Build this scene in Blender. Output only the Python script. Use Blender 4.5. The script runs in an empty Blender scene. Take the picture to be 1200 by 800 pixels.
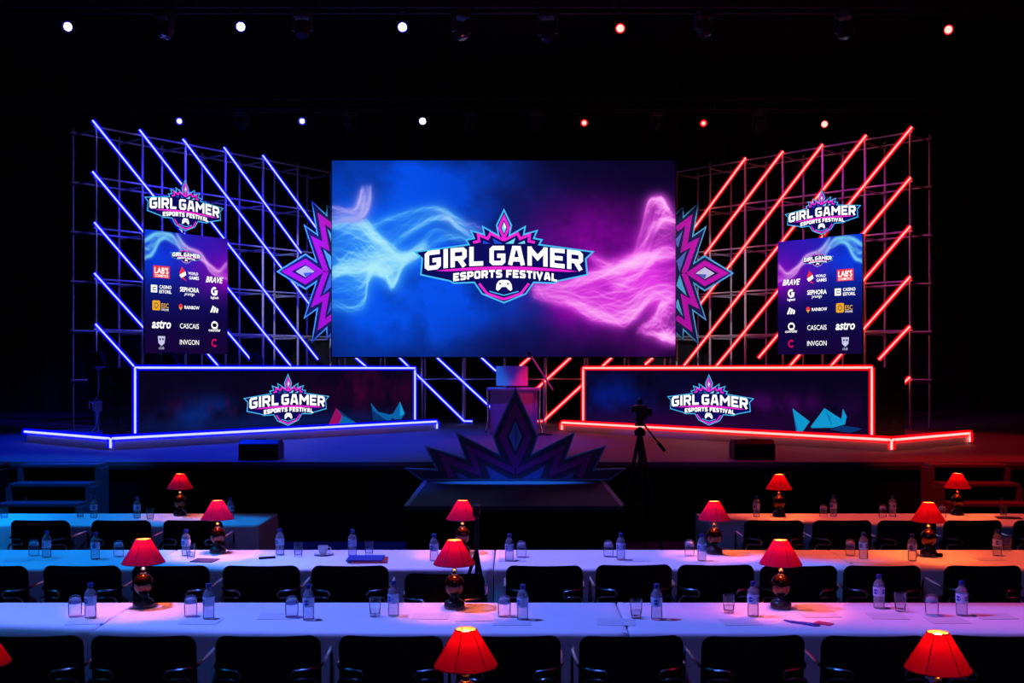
import bpy, math, random
import numpy as np
from mathutils import Vector, Matrix
R = math.radians
SC = bpy.context.scene
COL = SC.collection
random.seed(4)
F, YH, H = 1250.0, 433.0, 2.15          # focal length in px, horizon row, eye height in m
def X_at(px, D): return (px-600)/F*D
def Z_at(py, D): return H-(py-YH)/F*D
def S(r, g, b):
    f = lambda c: (c/255/12.92) if c/255 <= .04045 else ((c/255+.055)/1.055)**2.4
    return (f(r), f(g), f(b), 1)
# ------------------------------------------------------------------ materials
def _nt(name):
    m = bpy.data.materials.new(name); m.use_nodes = True; nt = m.node_tree; nt.nodes.clear()
    return m, nt, nt.nodes.new('ShaderNodeOutputMaterial')
def pbr(name, col, rough=.5, metal=0, vary=.15, scale=12, bump=0, bscale=60, spec=.5, sheen=0, coat=0):
    m, nt, out = _nt(name); N, L = nt.nodes, nt.links
    b = N.new('ShaderNodeBsdfPrincipled'); L.new(b.outputs[0], out.inputs[0])
    b.inputs['Roughness'].default_value = rough; b.inputs['Metallic'].default_value = metal
    b.inputs['Specular IOR Level'].default_value = spec
    b.inputs['Sheen Weight'].default_value = sheen; b.inputs['Coat Weight'].default_value = coat
    tc = N.new('ShaderNodeTexCoord'); nz = N.new('ShaderNodeTexNoise'); nz.inputs['Scale'].default_value = scale; nz.inputs['Detail'].default_value = 4
    L.new(tc.outputs['Object'], nz.inputs['Vector'])
    mx = N.new('ShaderNodeMixRGB'); mx.inputs[1].default_value = tuple(c*(1-vary) for c in col[:3])+(1,); mx.inputs[2].default_value = tuple(min(1, c*(1+vary)) for c in col[:3])+(1,)
    L.new(nz.outputs[0], mx.inputs[0]); L.new(mx.outputs[0], b.inputs['Base Color'])
    if bump:
        n2 = N.new('ShaderNodeTexNoise'); n2.inputs['Scale'].default_value = bscale; L.new(tc.outputs['Object'], n2.inputs['Vector'])
        bp = N.new('ShaderNodeBump'); bp.inputs['Strength'].default_value = bump; bp.inputs['Distance'].default_value = .01
        L.new(n2.outputs[0], bp.inputs['Height']); L.new(bp.outputs[0], b.inputs['Normal'])
    return m
def emis(name, col, st=1.0):
    m, nt, out = _nt(name); e = nt.nodes.new('ShaderNodeEmission'); e.inputs[0].default_value = col; e.inputs[1].default_value = st
    nt.links.new(e.outputs[0], out.inputs[0]); return m
def glow_shell(name, col, st, fac):  # see-through emitting shell that stands in for the glow round a tube
    m, nt, out = _nt(name); N, L = nt.nodes, nt.links
    e = N.new('ShaderNodeEmission'); e.inputs[0].default_value = col; e.inputs[1].default_value = st
    t = N.new('ShaderNodeBsdfTransparent'); x = N.new('ShaderNodeMixShader'); x.inputs[0].default_value = fac
    L.new(t.outputs[0], x.inputs[1]); L.new(e.outputs[0], x.inputs[2]); L.new(x.outputs[0], out.inputs[0]); return m
def clear(name, tint, refl=.12, diff=0.0, rough=.03, ior=1.45):
    """thin clear plastic or drinking glass: see-through with glossy rims"""
    m, nt, out = _nt(name); N, L = nt.nodes, nt.links
    t = N.new('ShaderNodeBsdfTransparent'); t.inputs[0].default_value = tint
    g = N.new('ShaderNodeBsdfGlossy'); g.inputs['Roughness'].default_value = rough
    lw = N.new('ShaderNodeFresnel'); lw.inputs[0].default_value = ior
    ad = N.new('ShaderNodeMath'); ad.operation = 'ADD'; ad.inputs[1].default_value = refl; ad.use_clamp = True; L.new(lw.outputs[0], ad.inputs[0])
    x = N.new('ShaderNodeMixShader'); L.new(ad.outputs[0], x.inputs[0]); L.new(t.outputs[0], x.inputs[1]); L.new(g.outputs[0], x.inputs[2])
    last = x
    if diff:
        d = N.new('ShaderNodeBsdfDiffuse'); d.inputs[0].default_value = (.8, .85, .95, 1)
        y = N.new('ShaderNodeMixShader'); y.inputs[0].default_value = diff; L.new(x.outputs[0], y.inputs[1]); L.new(d.outputs[0], y.inputs[2]); last = y
    L.new(last.outputs[0], out.inputs[0]); return m
def display(name, st=1.0):
    """LED panel: shows the picture held in the mesh's own pixel grid"""
    m, nt, out = _nt(name); N, L = nt.nodes, nt.links
    a = N.new('ShaderNodeAttribute'); a.attribute_name = 'Pix'; e = N.new('ShaderNodeEmission'); e.inputs[1].default_value = st
    L.new(a.outputs['Color'], e.inputs[0]); L.new(e.outputs[0], out.inputs[0]); return m
def lining_mat(name):
    m, nt, out = _nt(name); N, L = nt.nodes, nt.links
    d = N.new('ShaderNodeBsdfDiffuse'); d.inputs[0].default_value = (.8, .7, .6, 1); t = N.new('ShaderNodeBsdfTranslucent'); t.inputs[0].default_value = (.95, .8, .7, 1)
    x = N.new('ShaderNodeMixShader'); x.inputs[0].default_value = .9; L.new(d.outputs[0], x.inputs[1]); L.new(t.outputs[0], x.inputs[2]); L.new(x.outputs[0], out.inputs[0]); return m
def shade_mat(name):
    m, nt, out = _nt(name); N, L = nt.nodes, nt.links
    d = N.new('ShaderNodeBsdfDiffuse'); d.inputs[0].default_value = (.75, .02, .30, 1)
    t = N.new('ShaderNodeBsdfTranslucent'); t.inputs[0].default_value = (1, .012, .035, 1)
    nz = N.new('ShaderNodeTexNoise'); nz.inputs['Scale'].default_value = 140; tc = N.new('ShaderNodeTexCoord'); L.new(tc.outputs['Object'], nz.inputs['Vector'])
    bp = N.new('ShaderNodeBump'); bp.inputs['Strength'].default_value = .15; L.new(nz.outputs[0], bp.inputs['Height']); L.new(bp.outputs[0], d.inputs['Normal'])
    x = N.new('ShaderNodeMixShader'); x.inputs[0].default_value = .86
    L.new(d.outputs[0], x.inputs[1]); L.new(t.outputs[0], x.inputs[2]); L.new(x.outputs[0], out.inputs[0]); return m
M = dict(
    floor=pbr('hall_floor', (.05, .05, .055, 1), .45, vary=.3, scale=2),
    wall=pbr('black_wall', (.012, .012, .014, 1), .9, vary=.3, scale=1.5),
    curtain=pbr('black_velvet', (.014, .013, .016, 1), .95, vary=.3, sheen=.1),
    stage=pbr('stage_floor', (.13, .13, .14, 1), .6, vary=.25, scale=3, bump=.1, bscale=30, spec=.2),
    fascia=pbr('stage_skirt', (.004, .004, .005, 1), .9, vary=.3, spec=.1),
    nosing=pbr('stage_nosing', (.03, .03, .035, 1), .6, spec=.2),
    tread=pbr('step_tread', (.10, .10, .11, 1), .6, vary=.25, scale=8),
    white=pbr('white_laminate', (.7, .7, .72, 1), .45, vary=.05),
    deck=pbr('white_platform', (.55, .55, .58, 1), .5, vary=.1, scale=3),
    alu=pbr('galvanised_tube', (.62, .62, .65, 1), .42, .55, vary=.2, scale=9),
    darkmetal=pbr('black_metal', (.004, .004, .005, 1), .5, 0, spec=.2),
    truss=pbr('black_truss', (.05, .05, .055, 1), .5, .5),
    plastic=pbr('black_plastic', (.004, .004, .005, 1), .45, spec=.2),
    fabric=pbr('black_upholstery', (.006, .006, .008, 1), .85, vary=.3, scale=60, bump=.25, bscale=300, spec=.15),
    chrome=pbr('chrome', (.85, .85, .88, 1), .26, 1, vary=.03),
    cloth=pbr('white_cloth', (.82, .82, .84, 1), .9, vary=.04, scale=3, bump=.35, bscale=9, spec=.1),
    shade=shade_mat('red_lampshade'),
    shade_trim=pbr('shade_trim', (.25, .02, .02, 1), .7),
    brass=pbr('brass', (.85, .55, .2, 1), .22, 1, vary=.1),
    globe=pbr('bronze_globe', (.12, .045, .028, 1), .12, .9, vary=.15, scale=30),
    lampbase=pbr('lamp_base', (.02, .02, .022, 1), .3, 0, coat=.4),
    bulb=emis('warm_bulb', (1, .15, .02, 1), 640),
    lining=lining_mat('shade_lining'),
    bottle=clear('clear_bottle', (.90, .93, .98, 1), .06, .18, .03, 1.25),
    glass=clear('drinking_glass', (.97, .97, .99, 1), .03, .05, .03, 1.15),
    water=clear('water', (.92, .93, .97, 1), .06, .03, .02, 1.2),
    cap=pbr('blue_cap', (.015, .03, .22, 1), .35),
    label=pbr('bottle_label', (.55, .65, .85, 1), .5),
    mark=pbr('label_mark', (.01, .05, .35, 1), .5),
    paper=pbr('paper', (.7, .7, .72, 1), .8, vary=.05),
    ink=pbr('dark_cover', (.03, .03, .09, 1), .5),
    red_cover=pbr('red_cover', (.5, .03, .03, 1), .5),
    blue_cover=pbr('blue_cover', (.03, .05, .3, 1), .5),
    china=pbr('white_china', (.8, .8, .8, 1), .2, coat=.5),
    coffee=pbr('coffee', (.03, .015, .01, 1), .1),
    ribbon=pbr('blue_ribbon', (.02, .06, .5, 1), .5),
    pink=pbr('pink_badge', (.7, .05, .15, 1), .4),
    navy=pbr('painted_navy', (.008, .010, .085, 1), .6, spec=.1),
    violet=pbr('painted_magenta', (.72, .002, .50, 1), .6, spec=.1),
    aqua=pbr('painted_aqua', (.12, .62, .85, 1), .6, spec=.1),
    royal=pbr('painted_blue', (.02, .10, .55, 1), .5),
    pearl=pbr('painted_white', (.8, .85, .9, 1), .5),
    cnavy=pbr('crown_navy', (.02, .025, .07, 1), .5),
    cviolet=pbr('crown_purple', (.17, .008, .19, 1), .5),
    caqua=pbr('crown_aqua', (.06, .32, .5, 1), .5),
    croyal=pbr('crown_blue', (.04, .12, .40, 1), .5),
    plinth=pbr('plinth_black', (.07, .07, .08, 1), .6, vary=.2, spec=.15),
    curtain_edge=pbr('plinth_edge', (.35, .35, .4, 1), .5),
    e_navy=emis('lit_navy', S(14, 12, 92)), e_cyan=emis('lit_cyan', S(70, 190, 250)), e_mag=emis('lit_magenta', S(240, 40, 215)),
    e_white=emis('lit_white', S(255, 255, 255), 1.3), e_ice=emis('lit_ice', S(120, 220, 250)), e_royal=emis('lit_royal', S(30, 80, 220)),
    e_red=emis('lit_red', S(235, 50, 70)), e_pinkish=emis('lit_crimson', S(215, 10, 90)), e_orange=emis('lit_orange', S(240, 170, 30)), e_dim=emis('lit_grey', S(200, 200, 235)),
    e_teal=emis('lit_teal', S(15, 150, 205)), e_teal2=emis('lit_teal_dark', S(10, 95, 165)), e_teal3=emis('lit_teal_dim', S(8, 50, 110)), e_plum=emis('lit_plum', S(150, 15, 95)),
    screen=display('led_wall'), panel=display('led_banner'), front=display('led_desk'),
    blue_core=emis('blue_tube_core', (.42, .45, 1, 1), 3), blue_skin=glow_shell('blue_tube_glow', (.0, .0, 1, 1), 1.5, .45),  # skins: coloured glow round the tubes, put in as a faint shell
    red_core=emis('red_tube_core', (1, .40, .36, 1), 3), red_skin=glow_shell('red_tube_glow', (1, .0, .004, 1), 1.5, .45),
    cyan_core=emis('cyan_strip_core', (.3, .75, 1, 1), 2.6), cyan_skin=glow_shell('cyan_strip_glow', (.02, .15, 1, 1), 1.0, .45),
    spot_blue=emis('blue_lamp', (.55, .55, 1, 1), 9), spot_red=emis('red_lamp', (1, .12, .10, 1), 7), spot_dim=emis('dim_warm_lamp', (1, .85, .6, 1), .35),
    halo_blue=emis('blue_lamp_glow', (.03, .03, 1, 1), 2.2), halo_red=emis('red_lamp_glow', (1, .005, .01, 1), 1.6),  # glow round the bright lamps, put in as emitting rings
)
# ------------------------------------------------------------------ mesh builder
class MB:
    def __init__(s): s.v, s.f, s.m, s.cur = [], [], [], 0
    def mat(s, i): s.cur = i; return s
    def add(s, vs, fs):
        o = len(s.v); s.v += [tuple(v) for v in vs]; s.f += [tuple(i+o for i in f) for f in fs]; s.m += [s.cur]*len(fs); return s
    def box(s, c, d, rz=0, M4=None):
        x, y, z = (k/2 for k in d); cs, sn = math.cos(rz), math.sin(rz)
        vs = [(i*x, j*y, k*z) for k in (-1, 1) for j in (-1, 1) for i in (-1, 1)]
        vs = [(c[0]+a*cs-b*sn, c[1]+a*sn+b*cs, c[2]+e) for a, b, e in vs]
        if M4: vs = [tuple(M4 @ Vector(v)) for v in vs]
        return s.add(vs, [(0, 2, 3, 1), (4, 5, 7, 6), (0, 1, 5, 4), (2, 6, 7, 3), (0, 4, 6, 2), (1, 3, 7, 5)])
    def bar(s, a, b, w, h=None):
        """rectangular bar from a to b"""
        a, b = Vector(a), Vector(b); h = h or w; d = (b-a).normalized()
        u = d.cross(Vector((0, 0, 1))); u = u.normalized() if u.length > 1e-3 else Vector((1, 0, 0)); t = u.cross(d)
        vs = [p+u*i*w/2+t*j*h/2 for p in (a, b) for i, j in ((-1, -1), (1, -1), (1, 1), (-1, 1))]
        return s.add(vs, [(3, 2, 1, 0), (4, 5, 6, 7)]+[(i, (i+1) % 4, (i+1) % 4+4, i+4) for i in range(4)])
    def path(s, pts, r, n=8, closed=False):
        P = [Vector(p) for p in pts]; k = len(P); ring = []; pu = None
        for i, p in enumerate(P):
            a = P[i-1] if (i or closed) else p; b = P[(i+1) % k] if (i < k-1 or closed) else p
            d = (b-a).normalized()
            if pu is None: u = d.cross(Vector((0, 0, 1))); u = u if u.length > 1e-3 else Vector((1, 0, 0))
            else: u = pu-d*pu.dot(d)
            u.normalize(); pu = u; w = d.cross(u)
            rr = r[i] if isinstance(r, (list, tuple)) else r
            ring.append([p+(u*math.cos(2*math.pi*j/n)+w*math.sin(2*math.pi*j/n))*rr for j in range(n)])
        vs = [q for g in ring for q in g]; fs = []
        for i in range(k if closed else k-1):
            a, b = i*n, ((i+1) % k)*n
            fs += [(a+j, a+(j+1) % n, b+(j+1) % n, b+j) for j in range(n)]
        if not closed: fs += [tuple(range(n))[::-1], tuple((k-1)*n+j for j in range(n))]
        return s.add(vs, fs)
    def lathe(s, prof, c=(0, 0, 0), n=24, cap=True, M4=None):
        vs = [(c[0]+r*math.cos(2*math.pi*j/n), c[1]+r*math.sin(2*math.pi*j/n), c[2]+z) for r, z in prof for j in range(n)]
        if M4: vs = [tuple(M4 @ Vector(v)) for v in vs]
        k = len(prof); fs = [(i*n+j, i*n+(j+1) % n, (i+1)*n+(j+1) % n, (i+1)*n+j) for i in range(k-1) for j in range(n)]
        if cap: fs += [tuple(range(n))[::-1], tuple((k-1)*n+j for j in range(n))]
        return s.add(vs, fs)
    def prism(s, poly, fn, t0, t1):
        """outline poly in a plane, pushed from depth t0 (front) to t1 (back); fn(u, v, w) gives the world point"""
        n = len(poly); vs = [fn(u, v, t0) for u, v in poly]+[fn(u, v, t1) for u, v in poly]
        return s.add(vs, [tuple(range(n)), tuple(range(2*n-1, n-1, -1))]+[(i, i+n, (i+1) % n+n, (i+1) % n) for i in range(n)])
    def flat(s, poly, fn, w): return s.add([fn(u, v, w) for u, v in poly], [tuple(range(len(poly)))])
    def pad(s, out, t, fn, prof=((0, 1), (.6, 1), (.9, .96), (.975, .75), (1, .3), (1, -.3), (.975, -.75), (.9, -.96), (.6, -1), (0, -1))):
        """cushion: outline ring shrunk towards its middle with a rounded edge; fn maps (u, v, depth) to a point"""
        n = len(out); cu = sum(p[0] for p in out)/n; cv = sum(p[1] for p in out)/n; vs = []
        for k, d in prof:
            vs += [fn(cu+(u-cu)*max(k, .002), cv+(v-cv)*max(k, .002), d*t/2) for u, v in out]
        fs = [(i*n+j, i*n+(j+1) % n, (i+1)*n+(j+1) % n, (i+1)*n+j) for i in range(len(prof)-1) for j in range(n)]
        return s.add(vs, fs)
    def build(s, name, mats, parent=None, smooth=False, bevel=0, angle=40):
        me = bpy.data.meshes.new(name); me.from_pydata(s.v, [], s.f)
        for m in (mats if isinstance(mats, (list, tuple)) else [mats]): me.materials.append(M[m])
        me.polygons.foreach_set('material_index', s.m)
        if smooth:
            me.polygons.foreach_set('use_smooth', [True]*len(s.f))
            try: me.set_sharp_from_angle(angle=R(angle))
            except Exception: pass
        me.update(); o = bpy.data.objects.new(name, me); COL.objects.link(o)
        if parent: o.parent = parent
        if bevel:
            b = o.modifiers.new('bevel', 'BEVEL'); b.width = bevel; b.segments = 2; b.limit_method = 'ANGLE'
        return o
def tag(o, label=None, cat=None, group=None, kind=None):
    for k, v in (('label', label), ('category', cat), ('group', group), ('kind', kind)):
        if v: o[k] = v
    return o
def thing(name, label, cat, loc=(0, 0, 0), rz=0, group=None):
    o = bpy.data.objects.new(name, None); COL.objects.link(o); o.location = loc; o.rotation_euler = (0, 0, rz); o.empty_display_size = .1
    return tag(o, label, cat, group)
KIDS = {}
def kids(o): return [c for c in COL.objects if c.parent == o]
def copy_thing(root, loc, rz, label, group=None, scale=None):
    if root not in KIDS: KIDS[root] = [(c, kids(c)) for c in kids(root)]
    r = root.copy(); COL.objects.link(r); r.location = loc; r.rotation_euler = (0, 0, rz); r['label'] = label
    if group: r['group'] = group
    if scale: r.scale = scale
    for c, gs in KIDS[root]:
        d = c.copy(); COL.objects.link(d); d.parent = r
        for g in gs: e = g.copy(); COL.objects.link(e); e.parent = d
    return r
def rrect(w, h, r, n=5, cx=0, cy=0):
    """rounded rectangle outline"""
    out = []
    for sx, sy, a0 in ((1, 1, 0), (-1, 1, 90), (-1, -1, 180), (1, -1, 270)):
        for k in range(n+1):
            a = R(a0+90*k/n); out.append((cx+sx*(w/2-r)+r*math.cos(a), cy+sy*(h/2-r)+r*math.sin(a)))
    return out
def dens(out, step):
    o = []
    for i, p in enumerate(out):
        q = out[(i+1) % len(out)]; n = max(1, int(math.hypot(q[0]-p[0], q[1]-p[1])/step))
        o += [(p[0]+(q[0]-p[0])*k/n, p[1]+(q[1]-p[1])*k/n) for k in range(n)]
    return o
ORD = ['', 'first', 'second', 'third', 'fourth', 'fifth', 'sixth', 'seventh', 'eighth', 'ninth', 'tenth', 'eleventh', 'twelfth', 'thirteenth', 'fourteenth', 'fifteenth']
def nth(i, n, unit=''):
    """place words counted from the nearer end"""
    if n == 1: return 'only one'
    if i == 0: return 'leftmost'
    if i == n-1: return 'rightmost'
    return ORD[i+1]+' from left' if i < (n+1)//2 else ORD[n-i]+' from right'

def spline(pts, n):
    """Catmull-Rom through the control points"""
    P = np.array(pts, float); P = np.vstack([2*P[0]-P[1], P, 2*P[-1]-P[-2]])
    m = len(P)-3; t = np.linspace(0, m-1e-6, n); i = t.astype(int); f = (t-i)[:, None]
    a, b, c, d = P[i], P[i+1], P[i+2], P[i+3]
    return .5*((2*b)+(c-a)*f+(2*a-5*b+4*c-d)*f**2+(3*b-a-3*c+d)*f**3)
def blur(a, s):
    r = max(1, int(3*s)); k = np.exp(-np.arange(-r, r+1)**2/(2*s*s)); k /= k.sum()
    p = np.pad(a, ((r, r), (0, 0)), mode='edge'); a = sum(k[j]*p[j:j+a.shape[0]] for j in range(2*r+1))
    p = np.pad(a, ((0, 0), (r, r)), mode='edge'); return sum(k[j]*p[:, j:j+a.shape[1]] for j in range(2*r+1))
def fbm(rng, h, w, base=4, octs=6, asp=1.6):
    out = np.zeros((h, w)); amp = 1; tot = 0
    for o in range(octs):
        gh, gw = max(2, int(base*2**o))+1, max(2, int(base*asp*2**o))+1
        g = rng.random((gh, gw)); y = np.linspace(0, gh-1.001, h); x = np.linspace(0, gw-1.001, w)
        yi, xi = y.astype(int), x.astype(int); fy, fx = (y-yi)[:, None], (x-xi)[None]
        fy, fx = fy*fy*(3-2*fy), fx*fx*(3-2*fx)
        v = (g[yi][:, xi]*(1-fx)+g[yi][:, xi+1]*fx)*(1-fy)+(g[yi+1][:, xi]*(1-fx)+g[yi+1][:, xi+1]*fx)*fy
        out += amp*v; tot += amp; amp *= .55
    return out/tot
def veil(rng, h, w, A, B, n, wob=6, power=1.0, edge=.5):
    """smoke veil: strands blended between guide curves A and B (x right, y down, 0..1 frame), brighter at its edges"""
    img = np.zeros((h, w)); L = 900
    a, b = spline(A, L), spline(B, L); t = np.linspace(0, 1, L); wd = .35+np.hypot(*(a-b).T)/.12
    for k in range(n):
        f = rng.random(); f = f if rng.random() > edge else (rng.random()**2*.12 if rng.random() < .5 else 1-rng.random()**2*.12)
        ph, fr, am = rng.random()*6.3, 1+rng.random()*2.2, wob*(.3+rng.random())*1e-3
        off = f+.07*np.sin(t*6.28*fr+ph)*(4*f*(1-f)+.1)
        p = a*(1-off[:, None])+b*off[:, None]; p[:, 1] += am*np.sin(t*6.28*fr*1.7+ph*2)
        wgt = (.25+rng.random()**2)*wd*np.clip(np.sin(np.pi*(t*.94+.03)), 0, 1)**.5*(.55+.45*np.sin(t*6.28*(fr*.7)+ph*1.3))
        x = p[:, 0]*w; y = p[:, 1]*h; xi, yi = np.floor(x).astype(int), np.floor(y).astype(int)
        ok = (xi >= 0) & (xi < w-1) & (yi >= 0) & (yi < h-1); xi, yi, fx, fy, g = xi[ok], yi[ok], (x-np.floor(x))[ok], (y-np.floor(y))[ok], wgt[ok]
        np.add.at(img, (yi, xi), g*(1-fx)*(1-fy)); np.add.at(img, (yi, xi+1), g*fx*(1-fy))
        np.add.at(img, (yi+1, xi), g*(1-fx)*fy); np.add.at(img, (yi+1, xi+1), g*fx*fy)
    return img*power/n
def G(px, py):  # from the 1200x714 view of the screen to 0..1
    return ((px-25)/1148, (py-22)/661)
def mix(img, a, col):
    a = np.clip(a, 0, 1)[..., None]; return img*(1-a)+np.array(col, float)*a
def tone(v, g): return 1-np.exp(-v*g)
def art_screen(w=620, h=356):
    rng = np.random.default_rng(5)
    X, Y = np.meshgrid((np.arange(w)+.5)/w, (np.arange(h)+.5)/h)
    def blob(x, y, sx, sy): cx, cy = G(x, y); return np.exp(-((X-cx)/(sx/1148))**2-((Y-cy)/(sy/661))**2)
    n1, n2, n3 = fbm(rng, h, w, 3), fbm(rng, h, w, 4), fbm(rng, h, w, 5)
    im = np.zeros((h, w, 3))+np.array([8, 4, 34.])
    nb = np.clip((n1-.28)*2.2, 0, 1)
    im = mix(im, (blob(230, 330, 430, 330)+.45*blob(480, 130, 220, 110)+.5*blob(440, 560, 240, 130))*(.55+.75*nb)*1.3, (4, 76, 232))
    im = mix(im, blob(170, 330, 260, 230)*(.2+.7*np.clip((n2-.3)*2.4, 0, 1))*.8, (20, 105, 245))
    nm = np.clip((n2-.3)*2.4, 0, 1)
    im = mix(im, (blob(980, 400, 260, 190)+.6*blob(840, 520, 200, 110)+.35*blob(850, 240, 190, 110))*(.2+.8*nm), (150, 4, 170))
    im = mix(im, blob(1080, 450, 170, 180)*(.3+.7*np.clip((n3-.3)*2.4, 0, 1)), (215, 15, 225))
    im = mix(im, blob(720, 120, 230, 120)*.5*(1-nm*.5), (18, 1, 34)); im = mix(im, blob(620, 640, 200, 90)*.6, (14, 4, 50))
    def add(veils, col, core, gain, cg):
        nonlocal im
        s = np.zeros((h, w))
        for (A, B, n, p, wob) in veils:
            s += veil(rng, h, w, [G(*q) for q in A], [G(*q) for q in B], n, wob, p)
        f = .5*blur(s, .7)+.5*blur(s, 1.6)+.5*blur(s, 4.5)+1.1*blur(s, 9); f /= np.percentile(f[f > f.max()*.03], 55)
        im = mix(im, tone(f, gain), col); im = mix(im, tone(np.clip(f-.75, 0, None), cg), core)
    add([([(10, 230), (120, 225), (190, 290), (270, 345), (350, 300)], [(10, 420), (110, 380), (200, 400), (290, 350), (330, 320)], 110, 5, 22),
         ([(10, 380), (110, 390), (190, 380), (230, 440), (270, 330)], [(10, 515), (125, 512), (145, 400), (170, 360), (270, 330)], 70, 2.6, 12),
         ([(150, 240), (250, 205), (370, 178), (440, 215), (540, 275)], [(230, 310), (330, 235), (400, 215), (450, 250), (500, 290)], 60, 2.4, 12),
         ([(180, 280), (250, 345), (300, 320), (380, 255), (500, 300)], [(190, 360), (270, 350), (330, 330), (420, 280), (500, 305)], 50, 1.8, 14),
         ([(120, 330), (200, 400), (222, 455), (250, 400), (300, 330)], [(160, 330), (210, 370), (240, 420), (270, 350), (300, 330)], 24, .8, 10)],
        (70, 165, 250), (175, 238, 250), 1.5, .7)
    add([([(10, 170), (90, 190), (118, 150), (124, 105)], [(10, 235), (120, 215), (150, 170), (156, 105)], 55, 2.0, 8),
         ([(380, 178), (440, 225), (510, 240), (560, 300)], [(360, 190), (430, 240), (500, 270), (540, 310)], 16, .5, 8)],
        (130, 120, 235), (190, 190, 245), .5, .25)
    add([([(700, 470), (800, 500), (900, 545), (1010, 560), (1090, 490), (1190, 470)], [(690, 440), (800, 440), (900, 400), (1000, 370), (1080, 340), (1190, 330)], 130, 7.5, 22),
         ([(1030, 345), (1060, 240), (1082, 160), (1125, 150), (1140, 185)], [(1075, 335), (1112, 250), (1135, 222), (1160, 228), (1195, 225)], 55, 2.6, 8),
         ([(880, 340), (960, 365), (1050, 320), (1100, 240), (1190, 240)], [(960, 460), (1020, 430), (1080, 380), (1120, 330), (1190, 330)], 60, 2.4, 18),
         ([(1040, 595), (1090, 560), (1130, 500), (1190, 480)], [(1060, 600), (1120, 612), (1150, 625), (1190, 640)], 60, 2.4, 14),
         ([(700, 430), (760, 500), (870, 510), (960, 570)], [(690, 470), (720, 490), (800, 480), (900, 540)], 20, .7, 10)],
        (246, 92, 240), (255, 195, 250), 1.5, .7)
    return np.clip(im, 0, 255)/255
def art_banner(w=130, h=160, flip=False):
    """sponsor banner: blue sky of smoke to purple, dark foot"""
    rng = np.random.default_rng(9); X, Y = np.meshgrid((np.arange(w)+.5)/w, (np.arange(h)+.5)/h)
    n1 = fbm(rng, h, w, 4, 5, 1)
    B = lambda x, y, sx, sy: np.exp(-((X-x)/sx)**2-((Y-y)/sy)**2)
    im = np.zeros((h, w, 3))+np.array([14, 6, 66.])
    im = mix(im, B(.15, .12, .7, .38)*(.6+.6*n1), (6, 60, 225)); im = mix(im, B(.95, .28, .4, .2)*(.5+.8*n1), (170, 5, 205)); im = mix(im, B(.75, .05, .4, .2)*.7, (60, 20, 190))
    im = mix(im, np.clip((Y-.62)/.4, 0, 1)*.75, (24, 4, 50))
    s = np.zeros((h, w))
    for A, Bb, n, p in [([(-.02, .1), (.12, .02), (.3, .02), (.42, .12)], [(-.02, .24), (.08, .2), (.2, .06), (.42, .12)], 60, 1.6),
                        ([(.36, 0), (.48, .1), (.66, .15), (.78, .3), (1.02, .36)], [(.36, .09), (.48, .2), (.62, .19), (.76, .24), (.88, .28), (.98, .2)], 70, 2.0)]:
        s += veil(rng, h, w, A, Bb, n, 8, p)
    f = blur(s, .6)+blur(s, 2)*.8; f /= np.percentile(f[f > f.max()*.02], 50)
    m = np.clip((X-.3)*3.5, 0, 1)[..., None]; c = np.array([120, 205, 245.])*(1-m)+np.array([235, 165, 240.])*m
    a = np.clip(tone(f, .9), 0, 1)[..., None]; im = im*(1-a)+c*a
    if flip: im = im[:, ::-1]
    return np.clip(im, 0, 255)/255
def art_desk(red=False, w=300, h=60):
    rng = np.random.default_rng(21 if red else 20); X, Y = np.meshgrid((np.arange(w)+.5)/w, (np.arange(h)+.5)/h)
    n1, n2 = fbm(rng, h, w, 2, 5, 6), fbm(rng, h, w, 2, 5, 9)
    B = lambda x, y, sx, sy: np.exp(-((X-x)/sx)**2-((Y-y)/sy)**2)
    im = np.zeros((h, w, 3))+np.array([9, 4, 30.])
    if not red:
        im = mix(im, B(.2, .7, .22, .3)*np.clip(n1*2.2-.6, 0, 1), (8, 34, 110)); im = mix(im, B(.3, .6, .2, .15)*np.clip(n2*3-1.3, 0, 1)*.8, (90, 8, 60))
        im = mix(im, B(.85, .4, .25, .4)*np.clip(n2*2-.4, 0, 1)*.8, (80, 2, 50)); im = mix(im, B(.5, .9, .6, .15)*.5, (10, 40, 120))
    else:
        im = mix(im, B(.1, .5, .25, .4)*np.clip(n1*2.2-.5, 0, 1), (4, 24, 120)); im = mix(im, B(.7, .55, .3, .2)*np.clip(n2*2.4-.8, 0, 1)*.7, (75, 6, 95)); im = mix(im, B(.45, .95, .5, .25)*.6, (60, 3, 70))
    return np.clip(im, 0, 255)/255
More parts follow.
